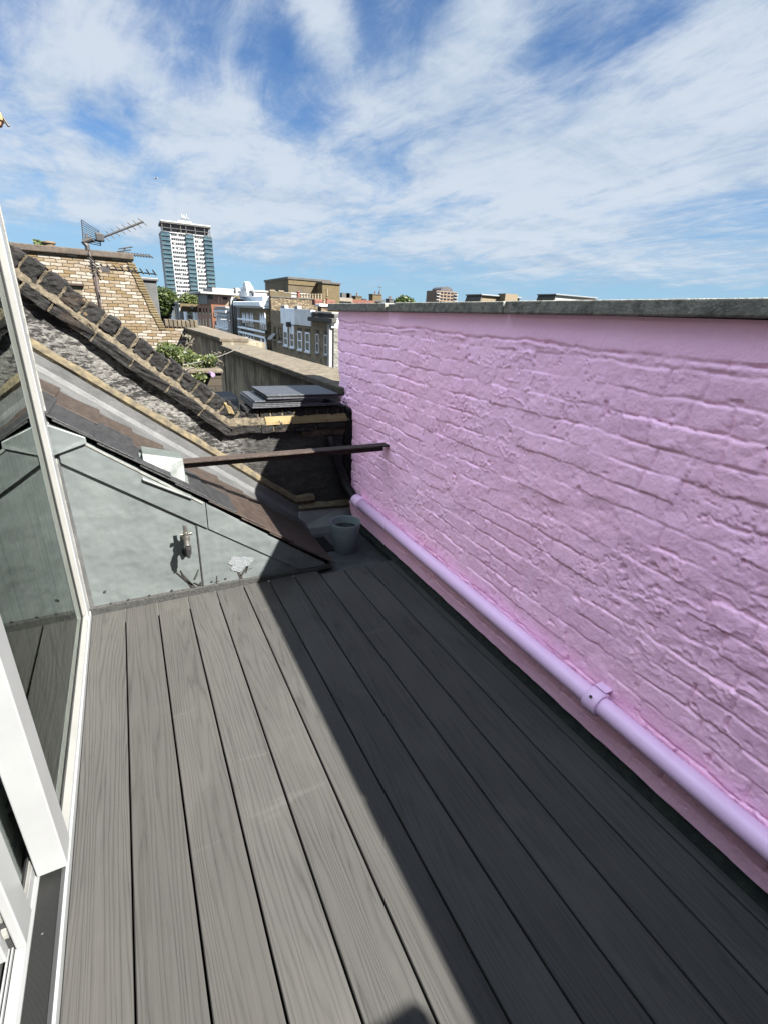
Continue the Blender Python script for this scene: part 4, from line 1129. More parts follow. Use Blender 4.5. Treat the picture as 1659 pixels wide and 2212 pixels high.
C['brown'] = brick_mat('soot_brown_brick', (.105, .08, .05), (.185, .145, .092), (.10, .085, .065), 'yz', .23, .078, .012, (.035, .03, .025), .75, bump=.3)
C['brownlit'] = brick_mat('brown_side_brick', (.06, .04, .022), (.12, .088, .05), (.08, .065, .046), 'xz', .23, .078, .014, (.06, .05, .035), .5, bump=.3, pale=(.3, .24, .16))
C['yellow'] = brick_mat('yellow_theatre_brick', (.085, .06, .024), (.14, .105, .048), (.085, .068, .04), 'xz', .23, .078, .012, (.10, .08, .05), .6, bump=.2)
C['olive'] = c_('olive_render', (.07, .052, .024), (.095, .073, .036), .5)
C['white'] = c_('white_stucco', (.30, .302, .30), (.36, .36, .355), .8, .6)
C['whitedull'] = c_('grey_white_render', (.50, .54, .58), (.62, .66, .70), .7, .7)
C['greyrender'] = c_('stained_grey_render', (.34, .35, .36), (.46, .47, .48), .9, .8)
C['dark'] = c_('dark_window_glass', (.012, .014, .018), (.03, .034, .04), .4, .15, .0)
C['darkgrey'] = c_('slate_grey', (.06, .06, .062), (.09, .09, .09), .5)
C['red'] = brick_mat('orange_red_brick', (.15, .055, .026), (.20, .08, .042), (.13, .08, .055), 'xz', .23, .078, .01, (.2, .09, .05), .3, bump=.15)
C['redshade'] = brick_mat('shaded_red_brick', (.20, .105, .07), (.27, .15, .10), (.2, .15, .12), 'yz', .23, .078, .01, (.15, .09, .06), .3, bump=.15)  # shaded copy of the red brick, the difference put into the colour
C['cornice'] = c_('grey_blue_cornice', (.34, .38, .41), (.44, .48, .51), 1.2)
C['pot_buff'] = c_('buff_pot', (.17, .13, .08), (.22, .18, .115), 2)
C['pot_red'] = c_('red_pot', (.14, .046, .03), (.18, .066, .042), 2)
C['teal'] = c_('teal_glass_panel', (.020, .040, .052), (.040, .066, .078), .12, .25, 0)
C['tealdark'] = c_('teal_window_glass', (.010, .020, .028), (.03, .046, .056), .22, .15, 0)
C['towerwhite'] = c_('white_tower_cladding', (.165, .171, .175), (.186, .192, .196), .05, .7, 0)
C['towerdark'] = c_('tower_strip_window', (.014, .016, .02), (.045, .05, .055), .5, .2, 0)
C['greysteel'] = c_('grey_steel', (.16, .17, .18), (.2, .21, .22), .5, .5, 0)
C['glassgrey'] = c_('pale_grey_glazing', (.08, .078, .082), (.12, .116, .12), .3, .3, 0)
C['copingdark'] = c_('dark_coping', (.05, .047, .042), (.08, .075, .065), 1)

def sash(parent, y0, y1, z0, z1, fr=.09, mats=None, name='window', white=None, d=D):
    """sash window on a street front (front faces -x)"""
    m2 = MB(); ya, yb = min(y0, y1), max(y0, y1)
    zm = (z0+z1)/2; ym = (ya+yb)/2
    for (a, b, e, f) in ((ya, ya+fr, z0, z1), (yb-fr, yb, z0, z1), (ya+fr, yb-fr, z1-fr, z1), (ya+fr, yb-fr, z0, z0+fr), (ya+fr, yb-fr, zm-.04, zm+.04)):
        m2.box(d-.07, d+.02, a+.002, b-.002, e+.002, f-.002)
    o = m2.build(name, white or C['whitedull'], parent)
    MB().box(d-.015, d+.015, ya+fr, yb-fr, z0+fr, z1-fr).build('pane', C['dark'], o)
    return o

# ---- six window terrace
r = rx(k7, 800, 450, 1352, 700); y1 = r[0]; y0 = r[1]
root = thing('terraced_house', 'soot brown terraced house with six tall sash windows and a white rendered panel', 'house', (D, (y0+y1)/2, BASE))
ztop = rx(k7, 1150, 560, 1352, 700)[3]
MB().box(D, D+9, y0, y1, BASE, ztop).build('wall', C['brown'], root)
a = rx(k7, 787, 430, 950, 615); b = rx(k7, 950, 440, 1142, 632)
MB().box(D-.10, D+.35, a[1]+.003, a[0], a[2], a[3]).build('rendered_panel', C['whitedull'], root, bevel=.03)
MB().box(D-.10, D+.35, b[1], b[0], b[2], b[3]).build('rendered_panel', C['greyrender'], root, bevel=.03)
for q in ((790, 395, 835, 430), (950, 402, 985, 440)):
    a = rx(k7, *q); MB().box(D-.12, D+.35, a[1], a[0], a[2]+.01, a[3]).build('parapet_block', C['white'], root, bevel=.05)
a = rx(k7, 1143, 540, 1432, 592); MB().box(D-.45, D+.02, a[1], a[0], a[2], a[3]).build('cornice', C['copingdark'], root, bevel=.05)
a = rx(k7, 1150, 492, 1415, 540); MB().box(D-.1, D+.5, a[1], a[0], a[2]+.01, a[3]).build('blocking_course', C['darkgrey'], root, bevel=.04)
a = rx(k7, 1165, 470, 1405, 492); MB().box(D-.25, D+.6, a[1], a[0], a[2]+.01, a[3]).build('coping', C['white'], root, bevel=.04)
for i, (q, s) in enumerate((((818, 612, 862, 866), True), ((890, 630, 938, 888), True), ((982, 698, 1030, 915), False), ((1070, 712, 1122, 937), False), ((1193, 730, 1226, 948), False), ((1290, 742, 1328, 974), False))):
    a = rx(k7, *q)
    if s:
        w_ = MB(); top = a[3]; z1 = a[3]-.72
        w_.box(D-.06, D+.01, a[1]-.02, a[0]+.02, z1+.002, top)
        o = sash(root, a[1], a[0], a[2], z1, .14)
        w_.build('blind_panel', C['whitedull'], o)
    else:
        o = sash(root, a[1], a[0], a[2], a[3], .13 if i < 4 else .08, white=C['whitedull'] if i < 4 else C['greyrender'])
        MB().box(D-.03, D+.01, a[1]-.06, a[0]+.06, a[3]+.003, a[3]+.36).build('lintel', C['brownlit'], o)
    MB().box(D-.16, D+.01, a[1]-.12, a[0]+.12, a[2]-.12, a[2]-.003).build('sill', C['white'] if i > 3 else C['greyrender'], o)
a = rx(k7, 893, 592, 910, 648); MB().box(D-.5, D, a[1], a[0], a[2], a[3]).build('iron_bracket', C['copingdark'], root)
pier = rx(k7, 1352, 645, 1372, 1000)

# ---- white rough cast house end beside the pink wall
root = thing('white_house', 'white rough cast house end just left of the pink wall edge', 'house', (D, pier[1], BASE))
yw = pier[0]
t = NT('white_pebbledash'); f = t.noise(3.2, 5, .65); t.bump(f, 1.0, .25)
rough = t.done(t.ramp(t.noise(1.5, 4), [(.3, (.20, .197, .18)), (.7, (.26, .256, .235))]), .9, .2)
zt = float(on_x(*k5(300, 835), D)[2])
xa = D; xb = D+6
MB().box(D-.25, D+.12, yw-.45, yw-.002, BASE, zt+.35).build('corner_pier', C['white'], root)
MB().box(D+.121, D+7, yw-.6, yw-.01, BASE, zt+.05).build('rendered_wall', rough, root)
MB().prism([(D-.1, yw-.62, zt+.051), (D+2.4, yw-.62, zt+.051), (D+2.4, yw-.62, zt+.15), (D+1.2, yw-.62, zt+1.0), (D-.1, yw-.62, zt+.6)], (0, .6, 0)).build('coping', C['greyrender'], root)

# ---- narrow house between the terrace and the gothic building
r = rx(k7, 668, 455, 798, 900)
root = thing('narrow_house', 'narrow dark brick house with two slim windows left of the white rendered panel', 'house', (D, r[1], BASE))
yn1, yn0 = r[0], y1+.01
MB().box(D+.02, D+9, yn0, yn1, BASE, r[3]).build('wall', C['brown'], root)
for q in ((703, 648, 722, 790), (757, 655, 786, 815)):
    a = rx(k7, *q); o = sash(root, a[1], a[0], a[2], a[3], .09, white=C['brownlit'], d=D+.02)
    MB().box(D-.12, D+.03, a[1]-.05, a[0]+.05, a[2]-.12, a[2]-.003).build('sill', C['greyrender'], o)
a = rx(k7, 688, 725, 730, 795)
mb = MB(); zc_ = (a[2]+a[3])/2; mb.hexa([(D-.75, a[1], a[2]), (D-.70, a[1], a[2]), (D-.70, a[0], a[2]), (D-.75, a[0], a[2])]+[(D-.06, a[1], a[3]), (D-.0, a[1], a[3]), (D-.0, a[0], a[3]), (D-.06, a[0], a[3])])
mb.build('open_casement', C['white'], root)

# ---- party wall stack with a row of pots
YP = yn1+.35
a = ry(k7, 668, 322, 1272, 452, YP)
root = thing('chimney_stack', 'long brown brick party wall stack carrying a row of buff chimney pots', 'chimney', (a[0], YP, 0))
MB().box(a[0], a[1], YP, YP+1.0, BASE, a[3]).build('brickwork', C['brownlit'], root)
MB().box(a[0]-.02, a[1]+.05, YP-.06, YP+1.06, a[3]+.002, a[3]+.16).build('capping', C['copingdark'], root, bevel=.03)
for i, (x, t_, kind) in enumerate([(985, 232, 'r')]+[(1017+33*q, 262, 'b') for q in range(8)]):
    p = on_y(*k7(x, 320), YP+.4); zt_ = float(on_y(*k7(x, t_), YP+.4)[2]); z0_ = a[3]+.162; h_ = max(.4, zt_-z0_)
    rr = .16 if kind == 'b' else .24
    o = MB().lathe((float(p[0]), YP+.4, z0_), [(rr*.95, 0), (rr*.8, h_*.75), (rr*1.0, h_*.8), (rr*1.0, h_*.93), (rr*.7, h_)], 14, True, True).build('chimney_pot', C['pot_buff'] if kind == 'b' else C['pot_red'], root, auto=40)
    if kind == 'r': o['label'] = 'fat red hooded pot at the left end of the row'
# red pots and lower stack at the right
YQ = y0+3.0
a = ry(k7, 1250, 415, 1400, 470, YQ)
root = thing('chimney_stack', 'low stack with a cream and a red pot by the end of the pink coping', 'chimney', (a[0], YQ, 0))
MB().box(a[0], a[1], YQ, YQ+.9, BASE, a[3]-.0).build('brickwork', C['brownlit'], root)
MB().box(a[0]-.2, a[1]+.3, YQ-.15, YQ+1.05, a[3]+.002, a[3]+.22).build('capping', C['greyrender'], root, bevel=.06)
for x0, x1, t_, m_ in ((1268, 1298, 325, C['pot_buff']), (1303, 1334, 310, C['pot_red'])):
    p0, p1 = on_y(*k7(x0, 400), YQ+.4), on_y(*k7(x1, 400), YQ+.4); rr = float(p1[0]-p0[0])/2; z0_ = a[3]+.222
    h_ = float(on_y(*k7(x0, t_), YQ+.4)[2])-z0_
    MB().lathe((float(p0[0])+rr, YQ+.4, z0_), [(rr, 0), (rr*.85, h_*.8), (rr*1.15, h_*.84), (rr*1.1, h_)], 16, True, True).build('chimney_pot', m_, root, auto=40)
zr_ = float(on_y(*k7(1300, 330), YQ+1.2)[2]); MB().box(a[0]-.2, a[0]+1.9, YQ+1.2, YQ+2.0, zr_-.5, zr_).build('tiled_roof', C['pot_red'], root, bevel=.1)

# ---- theatre like block behind
YT = 78.0
root = thing('theatre_block', 'big windowless yellow brick block rising behind the chimney pots', 'building', (25, YT, BASE))
a = ry(k7, 870, 108, 1252, 330, YT); b = ry(k7, 1265, 150, 1465, 350, YT-2.5)
MB().box(a[0], a[1]+1.5, YT, YT+14, BASE, a[3]).build('wall', C['olive'], root)
xb0 = b[0]
MB().box(xb0, b[1], YT-2.5, YT+10, BASE, b[3]).build('wall', C['yellow'], root)
MB().box(a[0]-.15, a[1]+1.6, YT-.25, YT+14.2, a[3]+.002, a[3]+.35).build('coping', C['copingdark'], root, bevel=.05)
MB().box(xb0-.1, b[1]+.15, YT-2.7, YT+10.1, b[3]+.002, b[3]+.3).build('coping', C['copingdark'], root, bevel=.05)
q = ry(k7, 874, 112, 1250, 165, YT); MB().box(a[0], xb0-.05, YT-.12, YT-.003, q[2], a[3]).build('frieze', C['yellow'], root)
q = ry(k7, 945, 225, 1035, 330, YT); xm = (q[0]+q[1])/2; rr = (q[1]-q[0])/2
arch = [(xm-rr, YT-.2, q[2]), (xm+rr, YT-.2, q[2])]+[(xm+rr*math.cos(t_), YT-.2, q[3]-rr+rr*math.sin(t_)) for t_ in np.linspace(0, math.pi, 13)]
MB().prism(arch, (0, .19, 0)).build('arched_niche', C['darkgrey'], root)
inner = [(xm-rr*.72, YT-.24, q[2]), (xm+rr*.72, YT-.24, q[2])]+[(xm+rr*.72*math.cos(t_), YT-.24, q[3]-rr+rr*.72*math.sin(t_)) for t_ in np.linspace(0, math.pi, 13)]
MB().prism(inner, (0, .035, 0)).build('niche_glass', C['dark'], root)
q = ry(k7, 1312, 200, 1326, 290, YT-2.5); MB().box(q[0], q[1], YT-2.62, YT-2.505, q[2], q[3]).build('flue', C['pot_buff'], root)
a = ry(k7, 655, 240, 872, 330, YT-6); MB().box(a[0], a[1]+.4, YT-6, YT+4, BASE, a[3]).build('side_wing', C['olive'], root)
for x in np.arange(a[0], a[1]-.3, 1.25): MB().box(x, x+.75, YT-6.05, YT-5.6, a[3]+.002, a[3]+.22).build('parapet_block', C['pot_buff'], root)

# ---- gothic building
r = rx(k4, 485, 900, 1290, 1600)
yg1, yg0 = r[0], YP+1.02
root = thing('gothic_building', 'grey brick gothic building with white pointed window arches and white parapet', 'building', (D, (yg0+yg1)/2, BASE))
zcor = rx(k4, 500, 900, 1200, 960)[3]
MB().box(D, D+11, yg0, yg1, BASE, zcor).build('wall', C['brown'], root)
ysp = rx(k4, 880, 900, 905, 1300)[1]
MB().box(D-.4, D+.01, yg0, ysp, BASE, zcor-.002).build('corner_bay', C['brown'], root)
MB().box(D-.02, D-.001, ysp+.02, ysp+1.0, BASE, zcor-.003).build('painted_shadow', C['dark'], root)  # flat dark strip painting the shade beside the bay
zc1 = rx(k4, 420, 740, 870, 790)
MB().box(D-.9, D+1, yg0-.1, yg1+.4, zc1[3]-.55, zc1[3]+.05).build('cornice', C['whitedull'], root, bevel=.12)
MB().box(D-.55, D+1, yg0-.1, yg1+.3, zcor+.003, zc1[3]-.553).build('frieze', C['cornice'], root, bevel=.05)
n = 26
for i in range(n):
    yy_ = yg0+.3+(yg1-yg0-.4)*i/(n-1); MB().box(D-.85, D-.552, yy_-.12, yy_+.12, zcor+.5, zc1[3]-.56).build('dentil', C['cornice'], root)
a = rx(k4, 880, 590, 1200, 720); MB().box(D-.5, D+1.2, yg0-.1, a[0], zc1[3]+.052, a[3]).build('parapet', C['whitedull'], root, bevel=.06)
sd = ry(k4, 1195, 585, 1290, 690, yg0-.1)
a = rx(k4, 462, 480, 850, 715, D+1.0)
zat = a[3]
MB().box(D+1.01, D+9, a[1], a[0], zc1[3]-.4, zat).build('attic_storey', C['whitedull'], root)
MB().box(D+1.2, D+9.1, a[1]-.08, a[1]-.002, zc1[3]-.4, zat).build('attic_side', C['white'], root)
MB().box(D+.75, D+9.2, a[1]-.2, a[0]+.2, zat+.002, zat+.22).build('attic_coping', C['white'], root, bevel=.05)
for q in ((490, 570, 515, 625), (535, 550, 570, 625), (748, 510, 778, 605), (792, 500, 830, 600)):
    w_ = rx(k4, *q, D+1.0); o = MB().box(D+.93, D+1.008, w_[1], w_[0], w_[2], w_[3]).build('attic_window', C['darkgrey'], root)
# stepped pediment ornament
yc = rx(k4, 600, 300, 735, 420, D+1)
ym_ = (yc[0]+yc[1])/2; hw = abs(yc[0]-yc[1])/2
z_a, z_b, z_c, z_d = [float(on_x(*k4(670, v), D+1)[2]) for v in (610, 440, 330, 218)]
o = MB()
o.box(D+.35, D+1.5, ym_-hw*1.35, ym_+hw*1.35, z_a, z_b); o.box(D+.45, D+1.45, ym_-hw*.95, ym_+hw*.95, z_b+.002, z_c)
o.box(D+.55, D+1.4, ym_-hw*.62, ym_+hw*.62, z_c+.002, z_d-.3)
o.prism([(D+.6, ym_-hw*.5, z_d-.298), (D+.6, ym_+hw*.5, z_d-.298), (D+.6, ym_+hw*.42, z_d-.05), (D+.6, ym_, z_d+.1), (D+.6, ym_-hw*.42, z_d-.05)], (.7, 0, 0))
for s_ in (-1, 1):
    o.box(D+.3, D+1.2, ym_+s_*hw*1.36, ym_+s_*hw*1.75, z_a, z_a+(z_b-z_a)*.6)
    o.box(D+.4, D+1.2, ym_+s_*hw*.96, ym_+s_*hw*1.2, z_b+.003, z_b+(z_c-z_b)*.5)
o.build('crest_ornament', C['greyrender'], root, bevel=.07)
def lancet(q, name, d):
    w_ = rx(k4, *q, d); ya, yb = sorted(w_[:2]); m_ = (ya+yb)/2; hh = w_[3]-w_[2]; aw = (yb-ya)/2
    pts = [(d, ya, w_[2]), (d, yb, w_[2]), (d, yb, w_[3]-aw*1.9), (d, m_+aw*.62, w_[3]-aw*.75), (d, m_, w_[3]), (d, m_-aw*.62, w_[3]-aw*.75), (d, ya, w_[3]-aw*1.9)]
    o = MB().prism([(d-.05, p[1], p[2]) for p in pts], (.049, 0, 0)).build(name, C['whitedull'], root)
    fr = aw*.34
    g_ = [(d, ya+fr, w_[2]+.02), (d, yb-fr, w_[2]+.02), (d, yb-fr, w_[3]-aw*2.6), (d, ya+fr, w_[3]-aw*2.6)]
    MB().prism([(d-.07, p[1], p[2]) for p in g_], (.019, 0, 0)).build('pane', C['dark'], o)
for x in (530, 570, 630, 670, 735, 782): lancet((x, 1005+(x-530)*.03, x+44, 1365+(x-530)*.14), 'arched_window', D)
for x in (998, 1050, 1107): lancet((x, 1030, x+52, 1455+(x-998)*.12), 'arched_window', D-.4)
for x in (545, 605, 675, 740, 812): lancet((x, 1530+(x-540)*.22, x+60, 2100), 'arched_window', D)
for x in (1000, 1100): lancet((x, 1660+(x-1000)*.2, x+88, 2200), 'arched_window', D-.4)
for q in ((510, 1148, 1300, 1190, 1), (515, 1378, 1320, 1425, 1), (530, 1500, 1330, 1522, 0)):
    pa = on_x(*k4(700, q[1]+(38 if q[4] else 45)), D); zz_ = float(pa[2])
    MB().box(D-.5, D+.01, yg0, yg1, zz_-.24, zz_).build('string_course', C['whitedull'], root, bevel=.04)

# ---- slate clad party wall with white soil pipes, further left
YB = rx(k4, 420, 700, 440, 900)[0]
a = ry(k4, 215, 650, 480, 1010, YB)
root = thing('slate_gable', 'dark slate hung gable with three white soil pipes running down it', 'building', (a[0], YB, BASE))
MB().box(a[0], a[1]+.5, YB, YB+1, BASE, a[3]).build('wall', C['darkgrey'], root)
for x in (232, 296, 345):
    p = on_y(*k4(x, 800), YB-.12); MB().tube([(float(p[0]), YB-.13, a[2]-3), (float(p[0]), YB-.13, a[3]-.4), (float(p[0])+.3, YB-.13, a[3]+.2)], .13, 8).build('soil_pipe', C['white'], root, smooth=True)
b = ry(k4, 395, 800, 480, 1100, YB-.5); MB().box(b[0], b[1], YB-.6, YB-.003, BASE, b[3]).build('rendered_pier', C['greyrender'], root)

# ---- white classical building with a round ended bay
YWc = rx(k4, 232, 1020, 260, 1500)[0]-1.2
a = ry(k4, 235, 1020, 448, 1640, YWc)
yl = rx(k3, 1430, 700, 1450, 1000)[0]
root = thing('white_building', 'white building with tall pilasters and a smooth white curved end', 'building', (D, YWc, BASE))
f_ = rx(k3, 1430, 720, 1600, 1000)
MB().box(D, D+9, YWc+.6, yl, BASE, float(on_x(*k4(120, 900), D)[2])).build('wall', C['whitedull'], root)
a0 = rx(k4, 0, 850, 130, 900); MB().box(D-.5, D+3, YWc+2.5, yl, float(on_x(*k4(60, 905), D)[2]), float(on_x(*k4(60, 858), D)[2])).build('parapet', C['white'], root, bevel=.08)
for q in ((0, 965, 130, 1030), (0, 1085, 135, 1110), (0, 1420, 190, 1470)):
    p = rx(k4, *q); MB().box(D-.6, D+.01, YWc+2.2, yl+.2, p[2], p[3]).build('cornice', C['greyrender'], root, bevel=.08)
for i in range(7):
    yy_ = YWc+3.2+(yl-YWc-3.6)*i/6
    MB().box(D-.3, D+.01, yy_-.32, yy_+.32, float(on_x(*k4(80, 1440), D)[2]), float(on_x(*k4(80, 1130), D)[2])).build('pilaster', C['whitedull'], root, bevel=.05)
    if i < 6:
        y2 = yy_+(yl-YWc-3.6)/12; MB().box(D-.05, D+.012, y2-.3, y2+.3, float(on_x(*k4(80, 1420), D)[2]), float(on_x(*k4(80, 1150), D)[2])).build('window', C['darkgrey'], root)
rr = min(1.8, (a[1]-a[0])*.5)
mb = MB(); mb.prism([(a[0]+rr*(1-math.cos(t_)), YWc+rr*(1-math.sin(t_)), BASE) for t_ in np.linspace(0, math.pi/2, 12)]+[(a[1], YWc, BASE), (a[1], YWc+3, BASE), (a[0], YWc+3, BASE)], (0, 0, a[3]-BASE))
mb.build('curved_end', C['white'], root, auto=30)
MB().box(a[0]-.1, a[1]+1.0, YWc-.12, YWc+3.2, a[3]+.002, a[3]+.28).build('end_coping', C['white'], root, bevel=.05)
b = ry(k4, 448, 1010, 492, 1110, YWc-.2); MB().box(b[0], b[1], YWc-.2, YWc+.8, b[2], a[3]-.003).build('block', C['white'], root)
b = ry(k4, 450, 1120, 520, 1650, YWc+.6); MB().box(b[0], b[1]+.6, YWc+.4, YWc+1.5, BASE, b[3]).build('brick_edge', C['brownlit'], root)

# ---- red brick flats with a roof storey
ycr = float(on_x(*k3(1290, 700), D)[1]); yfl = float(on_x(*k3(985, 700), D)[1])
ztp = float(on_x(*k3(1285, 545), D)[2])
root = thing('red_brick_flats', 'modern red brick flats with a set back roof storey under an overhanging white roof', 'building', (D, ycr, BASE))
MB().box(D, D+14, ycr, yfl, BASE, ztp).build('wall', C['redshade'], root)
MB().box(D-.002, D+14.002, ycr-.25, ycr-.003, BASE, ztp).build('side_wall', C['red'], root)
for q in ((1345, 640, 1430, 830), (1362, 925, 1450, 1110)):
    s_ = ry(k3, *q, ycr-.25); o = MB().box(s_[0], s_[1]+2, ycr-.28, ycr-.252, s_[2], s_[3]).build('balcony_opening', C['dark'], root)
    MB().box(s_[0]-.05, s_[1]+2, ycr-.42, ycr-.285, s_[2], s_[2]+(s_[3]-s_[2])*.5).build('balcony_rail', C['darkgrey'], o)
for x in (1008, 1042, 1110, 1172, 1250):
    for (t_, b_) in ((630, 780), (870, 1060)):
        w_ = rx(k3, x, t_, x+(24 if x < 1200 else 40), b_); MB().box(D-.06, D+.01, w_[1], w_[0], w_[2], w_[3]).build('window', C['dark'], root)
ph = ry(k3, 1190, 330, 1659, 540, ycr+2.0)
MB().box(ph[0], ph[1]+6, ycr+2, yfl-4, ztp+.003, ph[3]).build('roof_storey', C['greysteel'], root)
for (x0, x1, t_, b_) in ((1430, 1470, 370, 530), (1505, 1535, 400, 525), (1545, 1640, 385, 440), (1215, 1320, 340, 430)):
    s_ = ry(k3, x0, t_, x1, b_, ycr+2); MB().box(s_[0], s_[1], ycr+1.9, ycr+1.997, s_[2], s_[3]).build('window', C['white'] if x1-x0 < 50 else C['dark'], root)
rf = ry(k3, 1310, 285, 1659, 330, ycr+.2)
MB().box(rf[0]-2.2, rf[1]+8, ycr+.2, yfl-2, rf[2], rf[3]).build('roof_slab', C['white'], root, bevel=.05)
MB().box(rf[0]+.5, rf[1]+9, ycr+3, yfl-4, rf[3]+.003, rf[3]+.9).build('upper_storey', C['white'], root)
s_ = ry(k4, 345, 365, 448, 560, ycr+3); MB().box(s_[0], s_[1], ycr+2.5, ycr+5, s_[2]-1, s_[3]).build('lift_housing', C['white'], root)
s_ = ry(k4, 350, 490, 448, 640, ycr-3); MB().box(s_[0]-.6, s_[1]+.3, ycr-4, ycr-3, BASE, s_[3]-.6).build('yellow_wall', C['yellow'], root)
s_ = ry(k4, 60, 690, 205, 850, ycr-6); mb = MB(); mb.prism([(s_[0], ycr-6, s_[2]), (s_[1]-.4, ycr-6, s_[2]), (s_[1], ycr-6, s_[3]), (s_[0]+1.0, ycr-6, s_[3])], (0, .5, 0)); mb.build('scaffold_board', C['pot_buff'], root)

# ---- dark house with white pilasters and a roof garden
ya = float(on_x(*k3(975, 700), D)[1]); yb = float(on_x(*k3(660, 700), D)[1])
zt_ = float(on_x(*k3(820, 590), D)[2])
root = thing('dark_house', 'dark fronted house with white pilasters and greenery on its roof', 'house', (D, ya, BASE))
MB().box(D, D+10, ya, yb, BASE, zt_).build('wall', C['greyrender'], root)
for q in ((668, 700, 715, 950), (755, 720, 920, 780), (755, 790, 860, 880), (880, 790, 940, 900), (770, 905, 940, 985)):
    w_ = rx(k3, *q); MB().box(D-.15, D+.01, w_[1], w_[0], w_[2], w_[3]).build('window', C['dark'], root)
for q in ((710, 700, 752, 1000), (925, 740, 970, 1000)):
    w_ = rx(k3, *q); MB().box(D-.4, D+.01, w_[1], w_[0], w_[2]-1, w_[3]).build('pilaster', C['whitedull'], root)
s_ = ry(k3, 640, 560, 980, 640, ya); MB().box(s_[0]-.5, s_[1], ya-.4, ya-.003, zt_-1.2, zt_+.5).build('brick_parapet', C['yellow'], root)
s_ = ry(k3, 828, 590, 885, 645, ya-.6); mb = MB(); mb.tube([(s_[0], ya-.7, s_[3]), ((s_[0]+s_[1])/2, ya-.7, s_[2]), (s_[1], ya-.7, s_[3])], .3, 6); mb.build('white_sign', C['white'], root)
rp = thing('roof_plants', 'bushy green roof garden on top of the dark fronted house', 'bush', (D+2, ya, zt_))
bl = []
for (u, v, rr) in ((700, 470, 1.6), (760, 440, 1.9), (830, 430, 2.1), (890, 450, 2.0), (930, 490, 1.6), (800, 510, 1.8), (720, 520, 1.3), (880, 520, 1.6), (650, 440, .8)):
    p = on_y(*k3(u, v), ya+3); bl.append((float(p[0]), float(p[1]), float(p[2]), rr*1.0, .7))
leaf_cloud('foliage', bl, 2600, .34, LEAFB, rp, 21)

# ---- grey house row end and white pilaster house
ye = float(on_x(*k3(235, 600), D)[1])
root = thing('grey_house', 'grey house with a white double pilaster beyond the dark fronted one', 'house', (D, yb, BASE))
zt_ = float(on_x(*k3(380, 530), D)[2])
MB().box(D+.05, D+10, yb+.05, ye, BASE, zt_).build('wall', C['whitedull'], root)
MB().box(D-.8, D+10, yb+9, ye+.5, zt_+.003, zt_+.5).build('roof_edge', C['darkgrey'], root)
for q in ((555, 560, 590, 830), (610, 540, 650, 825)):
    w_ = rx(k3, *q); MB().box(D-.9, D+.06, w_[1], w_[0], BASE, w_[3]).build('pilaster', C['white'], root)
w_ = rx(k3, 535, 500, 640, 545); MB().box(D-1.1, D+.05, w_[1], w_[0], w_[2], w_[3]).build('pilaster_cap', C['white'], root)
for q in ((350, 575, 385, 690), (355, 735, 400, 815), (430, 600, 480, 850), (240, 600, 300, 840), (500, 640, 540, 800), (595, 570, 608, 820)):
    w_ = rx(k3, *q); MB().box(D-.05, D+.06, w_[1], w_[0], w_[2], w_[3]).build('window', C['dark'], root)

# ---- trees
def tree(label, cx, cy, cz_, blobs, n, size, seed, mats=LEAF, trunk=.4, cat='tree', name='tree'):
    t_ = thing(name, label, cat, (cx, cy, BASE))
    mb = MB(); top = (cx, cy, cz_)
    mb.tube([(cx, cy, BASE), (cx+.2, cy, (BASE+cz_)/2), top], [trunk, trunk*.7, trunk*.3], 8)
    for (bx_, by_, bz_, r_) in [b[:4] for b in blobs]:
        mb.tube([(cx+.1, cy, (BASE+2*cz_)/3), ((cx+bx_)/2, (cy+by_)/2, (cz_*1.2+bz_)/2.2), (bx_, by_, bz_)], [trunk*.4, trunk*.25, trunk*.08], 5)
    mb.build('trunk', M['bark'], t_)
    leaf_cloud('crown', blobs, n, size, mats, t_, seed); return t_
yt = 175.
bl = []
for (u, v, rr) in ((90, 430, 3.2), (160, 390, 3.6), (240, 390, 3.6), (320, 400, 3.2), (120, 520, 3.4), (180, 600, 3.6), (150, 720, 3.4), (200, 800, 3.0), (290, 450, 3.0), (100, 640, 3.0), (340, 470, 2.2)):
    p = on_y(*k3(u, v), yt+random.uniform(-3, 3)); bl.append((float(p[0]), float(p[1]), float(p[2]), rr*.9, .9))
p = on_y(*k3(180, 620), yt)
tree('leafy green street tree between the grey dormer and the tower foot', float(p[0]), yt, float(p[2]), bl, 6500, .55, 31)
bl = []
for (u, v, rr) in ((862, 652, 5), (872, 648, 6), (882, 651, 5), (876, 655, 6)):
    p = on_y(u, v, 300); bl.append((float(p[0]), 300., float(p[2]), rr*.8, .7))
tree('distant round tree top just above the pink wall coping', float(p[0]), 300, float(p[2]), bl, 1500, .9, 33)
bl = []
for (u, v, rr) in ((336, 637, 5), (342, 632, 5), (348, 636, 4)):
    p = on_y(u, v, 330); bl.append((float(p[0]), 330., float(p[2]), rr, .7))
tree('far tree in front of the small white slab block left of the tower', float(p[0]), 330, float(p[2]), bl, 900, .9, 35)

